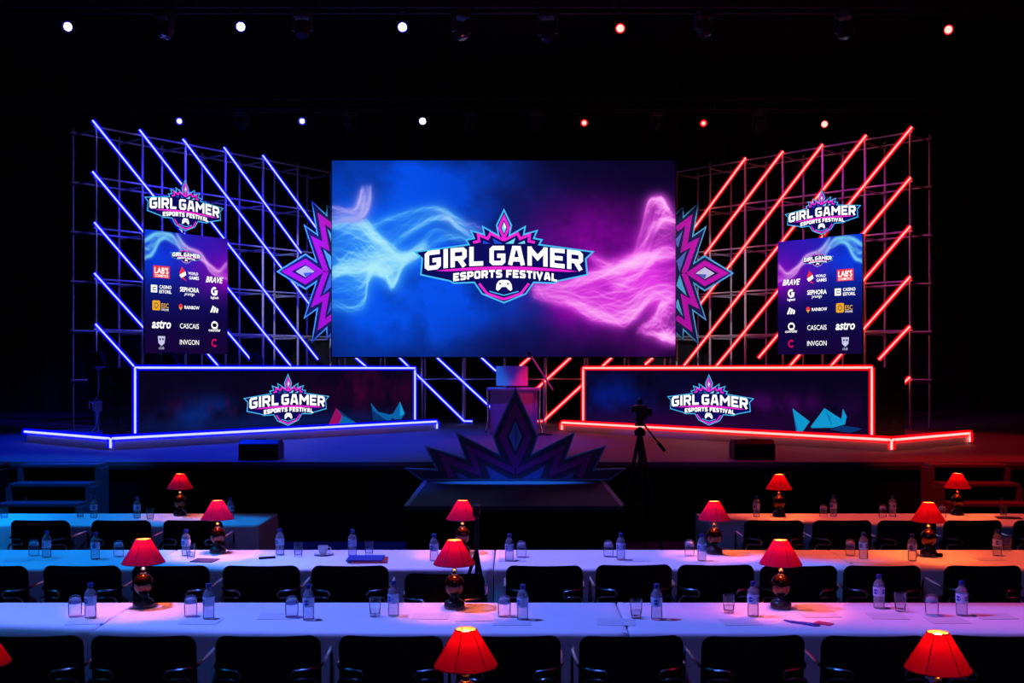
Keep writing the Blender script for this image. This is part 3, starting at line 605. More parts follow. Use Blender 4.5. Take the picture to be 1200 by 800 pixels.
# ------------------------------------------------------------------ sponsor banners and emblem signs on the wings
def row_marks(mb, fn, flip):
    """sponsor marks in a 1 x 1 frame, y down; slots: 1 cyan 2 navy 3 magenta 4 white 5 ice 6 royal 7 red 8 orange 9 crimson 10 grey"""
    C3 = (.19, .52, .83); cx = (lambda i: C3[i] if not flip else 1-C3[i]); z = -.002
    g = lambda u, v, w: fn(u, v, w)
    W_ = lambda s_, x, y, w, c=4, b=.014, sh=0: (mb.mat(c), words(mb, s_, x, y, w, g, z*1.5, b, sh))
    y = .335; x = cx(0); mb.mat(7).flat([(x-.095, y-.05), (x+.095, y-.05), (x+.095, y+.05), (x-.095, y+.05)], g, z); W_("LAB'S", x, y-.012, .16); W_('COSMETICS', x, y+.032, .155, 4, .01)
    x = cx(1); mb.mat(7).flat([(x-.12, y-.01), (x-.09, y-.06), (x-.05, y-.02), (x-.07, y+.03), (x-.03, y+.06), (x-.10, y+.035)], g, z); mb.mat(4).flat([(x-.12, y+.01), (x-.05, y-.02), (x-.04, y+.01), (x-.1, y+.035)], g, z*1.2); W_('WORLD', x+.045, y-.008, .12); W_('GAMES', x+.055, y+.028, .12)
    W_('BRAVE', cx(2), y+.03, .22, 4, .02, .35)
    y = .475; x = cx(0); mb.mat(4).flat([(x-.12, y-.03), (x-.05, y-.03), (x-.05, y+.03), (x-.12, y+.03)], g, z); mb.mat(2); band(mb, [(x-.06, y-.01), (x-.095, y-.01), (x-.095, y+.012), (x-.06, y+.012)], .008, g, z*1.6); W_('CASINO', x+.045, y-.018, .14); W_('ESTORIL', x+.045, y+.02, .14)
    W_('SEPHORA', cx(1), y-.01, .23, 4, .02); W_('prestige', cx(1), y+.03, .12, 4, .0, .2)
    mb.mat(4); x = cx(2); band(mb, disc(x, y-.012, .034, 12, .028, -60, -330), .018, g, z); mb.flat([(x, y-.02), (x+.04, y-.02), (x+.03, y+.02), (x+.005, y+.012)], g, z*1.3); W_('logitech', x, y+.045, .095, 4, .02)
    y = .615; x = cx(0); mb.mat(8).flat([(x-.105+.09*a, y-.045+.08*b) for a, b in rrect(1, 1, .15, 3, .5, .5)], g, z); mb.mat(2); band(mb, disc(x-.06, y-.005, .022, 10, .02), .006, g, z*1.4, True); W_('ESC', x+.04, y-.005, .085, 8, .014); W_('ONLINE', x+.04, y+.028, .085, 4, .0)
    x = cx(1); mb.mat(7).flat(disc(x-.105, y-.008, .024, 12, .02), g, z); mb.mat(8).flat([(x-.127, y), (x-.083, y), (x-.105, y+.026)], g, z*1.3); W_('RAINBOW', x+.03, y-.002, .18)
    x = cx(2); mb.mat(4)
    for k_ in range(3): mb.flat([(x-.055+.036*k_, y+.03), (x-.022+.026*k_, y-.03+.01*k_), (x-.004+.026*k_, y-.02+.01*k_), (x-.032+.036*k_, y+.03)], g, z)
    y = .765; W_('astro', cx(0), y, .22, 4, .02, .2); W_('CASCAIS', cx(1), y+.005, .23, 4, .0)
    x = cx(2); mb.mat(4); band(mb, disc(x-.004, y-.012, .03, 10, .026, 60, 300), .014, g, z); band(mb, disc(x+.006, y-.012, .03, 10, .026, -120, 120), .014, g, z); W_('controller', x, y+.03, .15, 4, .01)
    y = .905; x = cx(0); mb.mat(10).flat([(x-.042, y-.045), (x+.042, y-.045), (x+.035, y+.012), (x, y+.035), (x-.035, y+.012)], g, z); mb.mat(2).flat(disc(x-.015, y-.02, .01, 8), g, z*1.4).flat(disc(x+.017, y-.02, .01, 8), g, z*1.4); W_('club', x, y+.05, .06, 10, 0)
    W_('INVGON', cx(1), y, .23, 4, .0); mb.mat(9); x = cx(2); band(mb, disc(x, y, .032, 12, .028, 45, 315), .014, g, z)
def banner(W, pxl, pxr, py_top, py_bot, side, flip):
    off = -.24; ul, _ = W.hit(pxl, 300, off); ur, _ = W.hit(pxr, 300, off); D0 = W.P(ul, off, 0)[1]
    zt = Z_at(py_top, D0); zb = Z_at(py_bot, D0)
    t = thing('sponsor_banner', 'upright glowing sponsor board hanging on the %s scaffold under the emblem' % side, 'banner', W.P((ul+ur)/2, off, zb))
    p = lambda u, w, z: tuple(local(t, W.P(u, off+w, z)))
    b = MB(); vs = [p(u, w, z) for z in (zb, zt) for u, w in ((ul, .002), (ur, .002), (ur, .05), (ul, .05))]
    b.add(vs, [(3, 2, 1, 0), (4, 5, 6, 7)]+[(i, (i+1) % 4, (i+1) % 4+4, i+4) for i in range(4)]).build('board', 'plastic', t)
    for u in (ul+.2*(ur-ul), ul+.8*(ur-ul)): MB().bar(p(u, .05, zt-.12), p(u, .215, zt-.12), .03).build('bracket', 'darkmetal', t)
    fn = lambda a, b_, c=0: p(ul+(ur-ul)*a, c, zt-(zt-zb)*b_)
    def gr(mb):
        row_marks(mb, lambda u, v, w: fn(u, v, w-.003), flip)
        cx = .48 if not flip else .49; k = .37/1140; ar = abs(ur-ul)/(zt-zb)
        logo(mb, lambda x, y, z: fn(cx+(x-603)*k, .175+(y-327)*k*ar*.95, z-.003), (1, 2, 3, 4, 5, 6), 0, .002, False)
    pixel_grid('banner_face', art_banner(flip=flip), lambda a, b_: fn(a, b_, -.001), 'panel', t, gr, LM+('e_red', 'e_orange', 'e_pinkish', 'e_dim'))
banner(WL, 169.5, 266.8, 268.3, 413.5, 'left', False)
banner(WR, 911.5, 1010.5, 283.5, 415.5, 'right', True)
def emblem(W, pxl, pxr, pxc, py_top, py_bot, side):
    off = -.24; ul, _ = W.hit(pxl, 240, off); ur, _ = W.hit(pxr, 240, off); uc, _ = W.hit(pxc, 240, off); Dc = W.P(uc, off, 0)[1]
    zc = Z_at((py_top+py_bot)/2, Dc); kz = (Z_at(py_top, Dc)-Z_at(py_bot, Dc))/608; kx = (ur-ul)/1142; sx = 1 if W is WL else -1
    t = thing('emblem_sign', 'cut-out girl gamer emblem sign above the %s sponsor board' % side, 'sign', W.P(uc, off, zc))
    f = lambda x, y, z: tuple(local(t, W.P(uc+(x-603)*kx, off+z, zc-(y-327)*kz)))
    mb = MB(); logo(mb, f, (0, 1, 2, 3, 4, 5), .045, .004); mb.build('emblem_face', list(LM), t)
    MB().bar(f(603, 540, .062), f(603, 690, .066), .02).build('bracket', 'darkmetal', t)
emblem(WL, 170, 262, 217, 210, 271, 'left')
emblem(WR, 919.5, 1008, 963, 222, 275, 'right')
# ------------------------------------------------------------------ star ornaments at both sides of the screen
def star(s):
    """half star with its tip away from the screen; raw units of a 4.21 px grid, x away from screen is down to 15"""
    D = 22.5; k = 1/4.21/F*D; cxr = 320; half = [(15, 392), (160, 302), (210, 338), (150, 158), (215, 204), (188, 40), (262, 108), (264, 58), (318, 110)]
    pts = half+[(x, 784-y) for x, y in half[::-1] if abs(y-392) > 1]
    x_of = (lambda x: X_at(320+x/4.21, D)) if s < 0 else (lambda x: X_at(1182.8-320-x/4.21+1, D))
    yo = 225 if s < 0 else 227
    cz = Z_at(yo+392/4.21, D)
    t = thing('star_ornament', 'jagged magenta half star ornament at the %s edge of the big screen' % ('left' if s < 0 else 'right'), 'ornament', (x_of(290), D, cz-1.9))
    f = lambda x, y, z: (x_of(x)-t.location.x, z, Z_at(yo+y/4.21, D)-t.location.z)
    MB().prism(pts, f, 0, .06).build('backing', 'aqua', t)
    MB().flat(inset(pts, 8, 2.0), f, -.003).build('navy_field', 'navy', t)
    b = MB(); band(b, [(66, 392), (160, 342), (232, 392), (160, 442)], 24, f, -.006, True)
    for q in (1, -1):
        m = lambda P_: [(x, 392+q*(y-392)) for x, y in P_]
        band(b, m([(262, 392), (208, 240), (262, 268), (238, 130), (300, 175)]), 26, f, -.006)
    b.build('magenta_zigzag', 'violet', t)
    for q in (1, -1):
        m = lambda P_: [(x, 392+q*(y-392)) for x, y in P_]
        MB().flat(m([(284, 385), (248, 280), (300, 330)]), f, -.006).build('facet', 'aqua' if q*s < 0 else 'royal', t)
        MB().flat(m([(292, 265), (268, 180), (310, 235)]), f, -.006).build('facet', 'aqua' if q*s < 0 else 'royal', t)
    MB().flat([(112, 392), (160, 362), (205, 392), (160, 420)], f, -.006).build('gem', 'pearl', t)
    MB().flat([(150, 398), (200, 396), (160, 418)], f, -.009).build('gem_shade', 'royal', t)
    for yy in (392-120, 392+120): MB().box((x_of(270)-t.location.x, .16, Z_at(yo+yy/4.21, D)-t.location.z), (.06, .22, .06)).build('bracket', 'darkmetal', t)
star(-1); star(1)
# ------------------------------------------------------------------ crown and plinth in front of the stage
t = thing('plinth', 'low dark plinth in front of the stage centre, under the big crown', 'plinth', (0, 11.9, 0))
xa, xb = X_at(473, 10.6), X_at(732.5, 10.6)
MB().box(((xa+xb)/2, .0, .77), (xb-xa, 2.6, .05)).build('plinth_top', 'plinth', t, bevel=.008)
MB().box(((xa+xb)/2, .02, .37), (xb-xa-.04, 2.5, .74)).build('plinth_body', 'fascia', t)
for x in (xa+.025, xb-.025): MB().box((x, 0, .796), (.05, 2.6, .004)).build('edge_trim', 'curtain_edge', t)
t = thing('crown_ornament', 'large dark purple cut-out crown standing on the plinth before the stage', 'ornament', (X_at(604, 13.0), 13.0, .8))
kc = (1/4.528)/F*13.0; f = lambda x, y, z: ((x-600)*kc, z, (497-y)*kc)
HC = [(600, 2), (722, 262), (690, 355), (918, 238), (872, 375), (1082, 312), (1022, 437), (1187, 432), (1100, 497)]
pts = mir(HC, 600); MB().prism(pts, f, 0, .07).build('backing', 'caqua', t)
MB().flat(inset(pts, 9, 2.0), f, -.003).build('navy_field', 'cnavy', t)
b = MB(); band(b, [(600, 120), (668, 262), (600, 412), (532, 262)], 34, f, -.006, True)
for q in (1, -1):
    m = lambda P_: [(600+q*(x-600), y) for x, y in P_]
    band(b, m([(600, 450), (838, 335), (800, 452), (982, 378), (940, 480)]), 30, f, -.006)
b.build('purple_zigzag', 'cviolet', t)
for q in (1, -1):
    m = lambda P_: [(600+q*(x-600), y) for x, y in P_]
    for P_ in ([(625, 492), (758, 418), (730, 492)], [(830, 492), (915, 452), (895, 492)]): MB().flat(m(P_), f, -.006).build('facet', 'croyal', t)
MB().flat([(600, 180), (634, 262), (600, 342), (566, 262)], f, -.006).build('gem', 'caqua', t)
MB().flat([(600, 180), (612, 262), (600, 342), (592, 262)], f, -.009).build('gem_facet', 'croyal', t)
for x in (-.7, .7): MB().bar((x, .07, .25), (x, .24, .0), .04).bar((x, .24, .015), (x, .06, .015), .04, .03).build('brace', 'darkmetal', t)
# ------------------------------------------------------------------ lectern with board, microphone
D = 19.4; t = thing('lectern', 'white box lectern at the stage centre behind the crown tip', 'lectern', (X_at(602, D), D, 1.0)); w = .84
MB().box((0, 0, .80), (.98, .55, .045)).build('lectern_top', 'white', t, bevel=.008)
MB().box((.0, -.2, .40), (.80, .03, .76)).build('front_panel', 'white', t)
for s in (-1, 1):
    MB().box((s*.41, .0, .40), (.03, .46, .76)).build('side_panel', 'white', t)
    MB().path([(s*.47, -.24, .78), (s*.455, -.26, .25), (s*.50, -.3, .02)], .018).build('leg', 'chrome', t, smooth=True)
D = 19.35; x0, x1, z1, z0 = X_at(581.5, D), X_at(618.5, D), Z_at(428.5, D), 1.0+.825
t = thing('display_board', 'back of a monitor on the lectern, lit blue to red', 'monitor', ((x0+x1)/2, D, z0))
tilt = Matrix.Rotation(R(-6), 4, 'X')
MB().box((0, .02, (z1-z0)/2+.015), (x1-x0, .035, z1-z0-.03), M4=tilt).build('monitor_back', 'white', t, bevel=.01)
MB().box((0, .1, .006), (.24, .18, .012)).build('foot', 'darkmetal', t); MB().box((0, .07, .1), (.05, .02, .18)).build('stand', 'darkmetal', t)
D = 18.8; t = thing('microphone_stand', 'thin boom microphone stand catching red light beside the lectern', 'microphone stand', (X_at(637, D), D, 1.0))
zz = Z_at(446, D)-1
MB().path([(0, 0, .04), (0, 0, zz)], .014).build('pole', 'alu', t, smooth=True)
q = lambda px, py: (X_at(px, D)-t.location.x, 0, Z_at(py, D)-1)
MB().path([q(648, 457), q(622.5, 417.5)], .017).build('boom', 'alu', t, smooth=True)
e0 = Vector(q(622.5, 417.5)); MB().lathe([(.012, 0), (.026, .03), (.03, .06), (.02, .1)], n=12, M4=Matrix.Translation(e0) @ Matrix.Rotation(R(-35), 4, 'Y')).build('microphone', 'plastic', t, smooth=True)
MB().lathe([(.16, 0), (.16, .015), (.03, .04)], n=24).build('base', 'darkmetal', t, smooth=True)
# ------------------------------------------------------------------ stage front speakers
for px0, px1, D, lab in ((283, 329, 13.75, 'black floor speaker on the stage edge in the blue light, left of the crown'), (858, 905, 13.75, 'black floor speaker on the stage edge in the red light, right of the crown')):
    xa, xb = X_at(px0, D), X_at(px1, D); w = xb-xa; t = thing('floor_speaker', lab, 'speaker', ((xa+xb)/2, D, 1.0))
    fs = lambda u, v, ww: (ww, u, v); MB().prism([(-.16, 0), (.2, 0), (.2, .18), (.1, .25), (-.06, .25), (-.16, .2)], fs, -w/2, w/2).build('cabinet', 'plastic', t, bevel=.008)
    MB().box((0, -.163, .1), (w-.05, .01, .17)).build('grille', 'darkmetal', t)
    MB().box((0, .0, .252), (.14, .03, .015)).build('handle', 'darkmetal', t)
# ------------------------------------------------------------------ chairs behind the left desk
def gaming_chair(x, y, rz, label):
    t = thing('gaming_chair', label, 'chair', (x, y, 1.0), rz, 'gaming chairs behind the left desk')
    MB().pad(rrect(.52, .5, .12), .12, lambda u, v, w: (u, v, .5+w)).build('seat', 'fabric', t, smooth=True)
    o = [(-.2, .0), (.2, .0), (.25, .25), (.27, .5), (.22, .68), (.15, .85), (-.15, .85), (-.22, .68), (-.27, .5), (-.25, .25)]
    MB().pad(dens(o, .08), .11, lambda u, v, w: (u, .25+w+v*.18, .58+v)).build('backrest', 'fabric', t, smooth=True)
    MB().pad(rrect(.26, .14, .05), .08, lambda u, v, w: (u, .30+w, 1.28+v)).build('head_pillow', 'plastic', t, smooth=True)
    for s in (-1, 1): MB().path([(s*.27, 0, .5), (s*.31, .0, .6), (s*.31, 0, .7)], .02).box((s*.31, 0, .72), (.09, .26, .03)).build('armrest', 'plastic', t)
    MB().path([(0, 0, .08), (0, 0, .45)], .03).build('gas_lift', 'darkmetal', t, smooth=True)
    b = MB()
    for k in range(5): a = R(72*k+18); b.path([(0, 0, .1), (.3*math.cos(a), .3*math.sin(a), .07)], .025, 6); b.lathe([(.03, -.03), (.032, 0), (.03, .03)], (.3*math.cos(a), .3*math.sin(a), .032), 8)
    b.build('star_base', 'plastic', t)
for px, D, rz, lab in ((132.5, 17.6, R(150), 'dark gaming chair beside the left end of the left desk'), (219, 18.4, R(140), 'dark gaming chair behind the left desk below the sponsor board'), (320, 19.5, R(125), 'dark gaming chair behind the left desk, nearer the star ornament')):
    gaming_chair(X_at(px, D), D, rz, lab)
for c in COL.objects:
    if c.name.startswith('gaming_chair'): c.location.z = 1.165; c.scale = (.9, .9, .9)
# ------------------------------------------------------------------ rows of clothed tables
TOP = .755
ROWS = {0: (3.72, 4.47), 1: (5.66, 6.40), 2: (7.49, 8.27), 3: (9.58, 10.36)}
def cloth_mesh(w, d, seed, flare=()):
    rng = random.Random(seed); step = .035; mb = MB(); P = []
    for (ax, ay, bx, by) in ((-w/2, -d/2, w/2, -d/2), (w/2, -d/2, w/2, d/2), (w/2, d/2, -w/2, d/2), (-w/2, d/2, -w/2, -d/2)):
        n = max(2, int(math.hypot(bx-ax, by-ay)/step)); nx, ny = (by-ay), -(bx-ax); l = math.hypot(nx, ny)
        for k in range(n): P.append((ax+(bx-ax)*k/n, ay+(by-ay)*k/n, nx/l, ny/l))
    n = len(P); ph = [rng.random()*6.28 for _ in range(4)]; per = 2*(w+d); sc = [rng.uniform(9, 13), rng.uniform(17, 23), rng.uniform(4, 6), 31]
    lev = [(-.03, 0, 0), (-.006, -.001, 0), (.004, -.007, 0), (.007, -.02, 0)]+[(.008, -.02-.715*k/9, k/9) for k in range(1, 10)]
    vs = []
    for o, dz, t in lev:
        for i, (x, y, nx, ny) in enumerate(P):
            q = i*step; f = .5*math.sin(q*sc[0]+ph[0])+.3*math.sin(q*sc[1]+ph[1])+.5*math.sin(q*sc[2]+ph[2])
            if abs(nx) > .5: f *= .1
            corner = (0 if abs(nx) > .5 else 1)*math.exp(-((abs(x)-w/2)**2+(abs(y)-d/2)**2)/.012)
            o2 = min(o, .002) if abs(nx) > .5 else o
            out = o2+t*((.0 if abs(nx) > .5 else .012)+.018*f*(.4+.6*t))+corner*.025*t
            for fx, amp, wd in flare:
                if ny < -.5: out += amp*t*math.exp(-((x-fx)/(wd*(.35+.65*t)))**2)
            vs.append((x+nx*out, y+ny*out, dz))
    L = len(lev); mb.add(vs, [(a*n+i, a*n+(i+1) % n, (a+1)*n+(i+1) % n, (a+1)*n+i) for a in range(L-1) for i in range(n)]); mb.f.append(tuple(range(n))); mb.m.append(0)
    return mb
def clothed(row, x0, x1, label, flare=()):
    y0, y1 = ROWS[row]; g = .012; w, d = x1-x0-g, y1-y0; cx, cy = (x0+x1)/2, (y0+y1)/2
    t = thing('banquet_table', 'table under the '+label, 'table', (cx, cy, 0))
    MB().box((0, 0, TOP-.035), (w-.04, d-.04, .04)).build('tabletop', 'plastic', t)
    for sx in (-1, 1):
        for sy in (-1, 1): MB().path([(sx*(w/2-.2), sy*(d/2-.1), 0), (sx*(w/2-.2), sy*(d/2-.1), TOP-.05)], .018).build('leg', 'darkmetal', t, smooth=True)
    c = cloth_mesh(w, d, int(cx*10)+row, flare).build('tablecloth', 'cloth', smooth=True, angle=60); c.location = (cx, cy, TOP)
    tag(c, label, 'tablecloth', 'white tablecloths over the long table rows')
RN_ = {1: 'nearest full table row', 2: 'second table row', 3: 'far table row'}
clothed(0, -3.3, 0.55, 'cloth of the row below the picture, left half'); clothed(0, .55, 4.4, 'cloth of the row below the picture, right half')
clothed(1, -5.1, -2.25, 'white tablecloth at the far left end of the nearest full table row'); clothed(1, -2.25, .625, 'white tablecloth on the left middle of the nearest full table row')
clothed(1, .625, 3.5, 'white tablecloth lit purple on the right of the nearest full table row')
clothed(2, -5.3, -2.6, 'cyan-lit white tablecloth at the left end of the second table row'); clothed(2, -2.6, -.13, 'white tablecloth left of the middle of the second table row', ((1.10, .34, .16),))
clothed(2, -.13, 2.45, 'white tablecloth right of the middle of the second table row'); clothed(2, 2.45, 5.3, 'red-lit white tablecloth at the right end of the second table row')
clothed(3, -6.1, -2.27, 'cyan-lit white tablecloth on the far left table before the steps'); clothed(3, 1.78, 6.1, 'red-lit white tablecloth on the far right table before the steps')
# ------------------------------------------------------------------ conference chairs
def chair_proto():
    t = thing('conference_chair', 'x', 'chair')
    # faces +y (towards the stage); backrest behind the sitter at y = 0
    back = dens(rrect(.505, .40, .055), .05)
    MB().pad(back, .045, lambda u, v, w: (u, .045*(1-(2*u/.5)**2)*-1+.02+w-.10*(v), .67+v)).build('backrest', 'fabric', t, smooth=True)
    MB().pad(dens(rrect(.47, .42, .07), .06), .07, lambda u, v, w: (u, .235+v, .45+w)).build('seat', 'fabric', t, smooth=True)
    for s in (-1, 1):
        x = s*.250
        pts = [(s*.13, -.06, .670), (s*.12, -.065, .690), (s*.135, -.06, .712), (s*.20, -.05, .717), (x-s*.01, -.03, .72), (x+s*.008, .02, .722), (x+s*.01, .12, .724), (x+s*.01, .27, .724), (x, .35, .718), (x, .385, .68), (x, .39, .50), (x, .40, .25), (x, .415, .05), (x, .40, .015), (x, .35, .012), (x, .0, .012), (x, -.06, .012), (x, -.085, .04), (x, -.07, .25), (x, -.055, .50), (x, -.05, .64), (x-s*.015, -.052, .665), (s*.22, -.058, .672), (s*.17, -.06, .670)]
        MB().path(pts, .0095, 8, True).build('side_frame', 'chrome', t, smooth=True)
        MB().path([(x, .16, .40), (x*.8, .16, .40)], .012).build('seat_bracket', 'darkmetal', t, smooth=True)
    MB().path([(-.26, .14, .40), (.26, .14, .40)], .011).build('cross_bar', 'darkmetal', t, smooth=True)
    return t
CH = chair_proto()
CHAIRS = {1: [(35, 1), (168, 0), (314, 1), (458, -1), (596, 0), (740, 1.5), (883, 2.5), (1024, 0), (1168, -2)],
          2: [(-12, -2), (96, 0), (200, 0), (306, 0), (410, 0), (521, 0), (638, 0), (743, 1.5), (839, .5), (936, 0), (1034, 0), (1152, 0), ],
          3: [(47, -1), (142, 0), (226, 0), (907, 0), (987, 1), (1063, 1), (1140, 2), (1222, 2)]}
CD = {1: 5.15, 2: 6.99, 3: 9.09}
first = True
for row, lst in CHAIRS.items():
    nL = 3
    for i, (px, rot) in enumerate(lst):
        D = CD[row]+(.03 if row == 2 and px in (743, 839) else 0)+(-.27 if px == 521 else 0)
        if row < 3: lab = 'black chair with chrome arms at the %s, %s' % (RN_[row], nth(i, len(lst)))
        elif i < 3: lab = 'black chair with chrome arms at the blue-lit far left table, %s' % nth(i, 3)
        else: lab = 'black chair with chrome arms at the red-lit far right table, %s' % nth(i-3, 5)
        grp = {1: 'chairs at the nearest table row', 2: 'chairs at the second table row', 3: 'chairs at the far tables'}[row]
        loc, rz = (X_at(px, D), D, 0), R(rot*1.5)
        if first: CH.location = loc; CH.rotation_euler.z = rz; CH['label'] = lab; CH['group'] = grp; first = False; CK = CH
        else: copy_thing(CK, loc, rz, lab, grp)
# ------------------------------------------------------------------ table lamps
def lamp_proto():
    t = thing('table_lamp', 'x', 'lamp')
    MB().lathe([(.056, 0), (.060, .004), (.060, .030), (.056, .036), (.054, .040), (.050, .044), (.034, .050), (.026, .060), (.024, .074)], n=32).build('base', 'lampbase', t, smooth=True)
    g = [(.058*math.sin(R(a)), .135-.064*math.cos(R(a))) for a in range(18, 172, 7)]
    MB().lathe(g, n=36).build('globe', 'globe', t, smooth=True)
    MB().lathe([(.020, .194), (.021, .199), (.012, .204), (.010, .212), (.016, .220), (.016, .226), (.009, .232), (.007, .250), (.006, .30), (.013, .302), (.013, .33), (.010, .332)], n=20).build('neck', 'brass', t, smooth=True)
    MB().lathe([(.001, .392), (.012, .390), (.021, .378), (.021, .365), (.012, .340), (.009, .331)], n=16).build('bulb', 'bulb', t, smooth=True)
    sh = MB(); n = 40; pr = [(.122, .258), (.1215, .262), (.041, .396), (.0395, .397), (.0385, .396)]
    sh.lathe(pr, n=n, cap=False).mat(1).lathe([(.0385, .396), (.1190, .2615), (.122, .258)], n=n, cap=False); so = sh.build('shade', ['shade', 'lining'], t, smooth=True, angle=70)
    for r, z in ((.122, .259), (.040, .396)): MB().path([(r*math.cos(R(9*k)), r*math.sin(R(9*k)), z) for k in range(40)], .0022, 6, True).build('trim_ring', 'shade_trim', so, smooth=True)
    fr = MB()
    for k in range(3):
        a = R(120*k+70); fr.path([(.006*math.cos(a), .006*math.sin(a), .332), (.03*math.cos(a), .03*math.sin(a), .36), (.039*math.cos(a), .039*math.sin(a), .394)], .0013, 5)
    fr.build('shade_frame', 'darkmetal', so, smooth=True)
    for k in range(6):
        a = R(60*k+25); MB().path([(.1225*math.cos(a), .1225*math.sin(a), .259), (.0415*math.cos(a), .0415*math.sin(a), .396)], .0016, 5).build('seam', 'shade_trim', so, smooth=True)
    return t
LP = lamp_proto()
LAMPS = [(-27, 4.12, 'red-shaded table lamp cut off by the left edge at the bottom of the photo'), (546, 4.10, 'nearest red-shaded lamp at the bottom centre, only its shade showing'), (1099, 4.05, 'nearest red-shaded lamp at the bottom right corner'),
         (168, 6.28, 'red-shaded lamp with bronze globe on the nearest full table row, at the left'), (532.5, 6.24, 'red-shaded lamp with bronze globe on the nearest full table row, at the middle'), (915, 6.24, 'red-shaded lamp with bronze globe on the nearest full table row, at the right'),
         (255, 8.12, 'red-shaded lamp on the second table row, leftmost'), (542, 8.12, 'red-shaded lamp on the second table row behind the small tripod'), (837, 8.08, 'red-shaded lamp on the second table row beside the far right table'), (1088, 8.0, 'red-shaded lamp on the second table row, rightmost'),
         (211, 10.2, 'small red-shaded lamp on the far left table'), (913, 10.15, 'small red-shaded lamp at the left end of the far right table'), (1122, 10.25, 'small red-shaded lamp on the far right table before the steps')]
for i, (px, D, lab) in enumerate(LAMPS):
    loc = (X_at(px, D), D, TOP+.001); rz = R(37*i+10)
    if i == 0: LP.location = loc; LP.rotation_euler.z = rz; LP['label'] = lab; LP['group'] = 'red-shaded table lamps'
    else: copy_thing(LP, loc, rz, lab, 'red-shaded table lamps')
# ------------------------------------------------------------------ bottles and glasses
def bottle_proto():
    t = thing('water_bottle', 'x', 'bottle')
    MB().lathe([(.020, .0), (.029, .001), (.0315, .006), (.0315, .05), (.0305, .06), (.0315, .07), (.0318, .130), (.030, .143), (.022, .156), (.0145, .166), (.0125, .172), (.0125, .180)], n=24).build('bottle_body', 'bottle', t, smooth=True)
    MB().lathe([(.015, .175), (.0155, .177), (.0155, .193), (.0145, .197), (.001, .197)], n=20).build('cap', 'cap', t, smooth=True)
    lb = MB(); lb.lathe([(.0322, .074), (.0326, .076), (.0326, .124), (.0322, .126)], n=32, cap=False); lo = lb.build('label_band', 'label', t, smooth=True)
    mk = MB()
    for a0 in (-90, 90, 180):
        vs = [(.0331*math.cos(R(a0)+x/.033), .0331*math.sin(R(a0)+x/.033), .100+z) for x, z in [(0, 0)]+disc(0, 0, .0155, 16)]; mk.add(vs, [(0, i, i % 16+1) for i in range(1, 17)])
    mk.build('label_mark', 'mark', lo, smooth=True)
    return t
def glass_proto():
    t = thing('water_glass', 'x', 'glass')
    MB().lathe([(.024, 0), (.027, .002), (.031, .03), (.0335, .07), (.034, .105), (.0335, .105)], n=28, cap=False).build('tumbler', 'glass', t, smooth=True)
    MB().lathe([(.001, .0125), (.0245, .0135), (.0292, .03), (.0306, .045), (.001, .0452)], n=24, cap=False).build('water', 'water', t, smooth=True)
    return t
def tumbler_proto():
    t = thing('upturned_glass', 'x', 'glass')
    MB().lathe([(.0345, 0), (.036, .03), (.037, .075), (.035, .098), (.029, .112), (.018, .119), (.001, .120)], n=28, cap=False).build('tumbler', 'glass', t, smooth=True)
    MB().lathe([(.0015, .106), (.017, .105), (.027, .099), (.032, .088), (.0338, .074), (.001, .0735)], n=24, cap=False).build('thick_base', 'thickglass', t, smooth=True)
    return t
M['thickglass'] = clear('thick_glass_base', (.6, .55, .9, 1), .15, .30, .1, 1.3)
BP, GP, TP = bottle_proto(), glass_proto(), tumbler_proto()
def D_of(y): return F*(H-TOP)/(y-YH)
BOT = {1: [(106, 724), (244.5, 725), (361.5, 726), (461, 721.5), (612.5, 726), (769.5, 725.5), (882.5, 722), (1030, 712.5), (1127, 721)],
       2: [(54.7, 653), (111.6, 655), (218, 651), (328, 650), (413, 651), (508.7, 657), (597, 657), (727.5, 656), (822.5, 657), (1012, 655), (1069, 657), (1168.7, 651)],
       3: [(110, 606.5), (160.7, 607), (270, 608), (886.5, 605.5), (976.6, 605), (1046, 605)]}
UP = {1: [(439.5, 722), (745.5, 724), (854, 718), (1055, 716)], 2: [(223.5, 654), (349.5, 652), (432.5, 650), (1180, 645.5)], 3: [(5, 607.5), (94, 606.5), (176, 609), (1176, 604.5)]}
DN = {1: [(88, 722), (223.5, 722), (342, 723), (591, 722), (1092, 721)], 2: [(39.6, 651), (139, 652), (611, 652.5), (713, 652), (808, 651), (996.6, 650.5)], 3: [(965, 606), (1034.5, 606), (1104, 606.5)]}
def scatter(proto, table, what, grp):
    used = False
    for row, lst in table.items():
        for i, (px, py) in enumerate(lst):
            D = min(max(D_of(py), ROWS[row][0]+.06), ROWS[row][1]-.05)
            if row == 3:
                L = [p for p in lst if p[0] < 600]; Rr = [p for p in lst if p[0] > 600]
                lab = '%s on the far left table, %s' % (what, nth(i, len(L))) if px < 600 else '%s on the far right table, %s' % (what, nth(i-len(L), len(Rr)))
            else: lab = '%s on the %s, %s' % (what, RN_[row], nth(i, len(lst)))
            lab = lab.replace(', only one', '')
            loc = (X_at(px, D), D, TOP+.001); rz = R(random.uniform(-60, 60))
            if not used: proto.location = loc; proto.rotation_euler.z = rz; proto['label'] = lab; proto['group'] = grp; used = True
            else: copy_thing(proto, loc, rz, lab, grp)
scatter(BP, BOT, 'small labelled water bottle with blue cap', 'water bottles on the tables')
scatter(GP, UP, 'upright drinking glass', 'drinking glasses on the tables')
scatter(TP, DN, 'upturned drinking glass', 'upturned glasses on the tables')
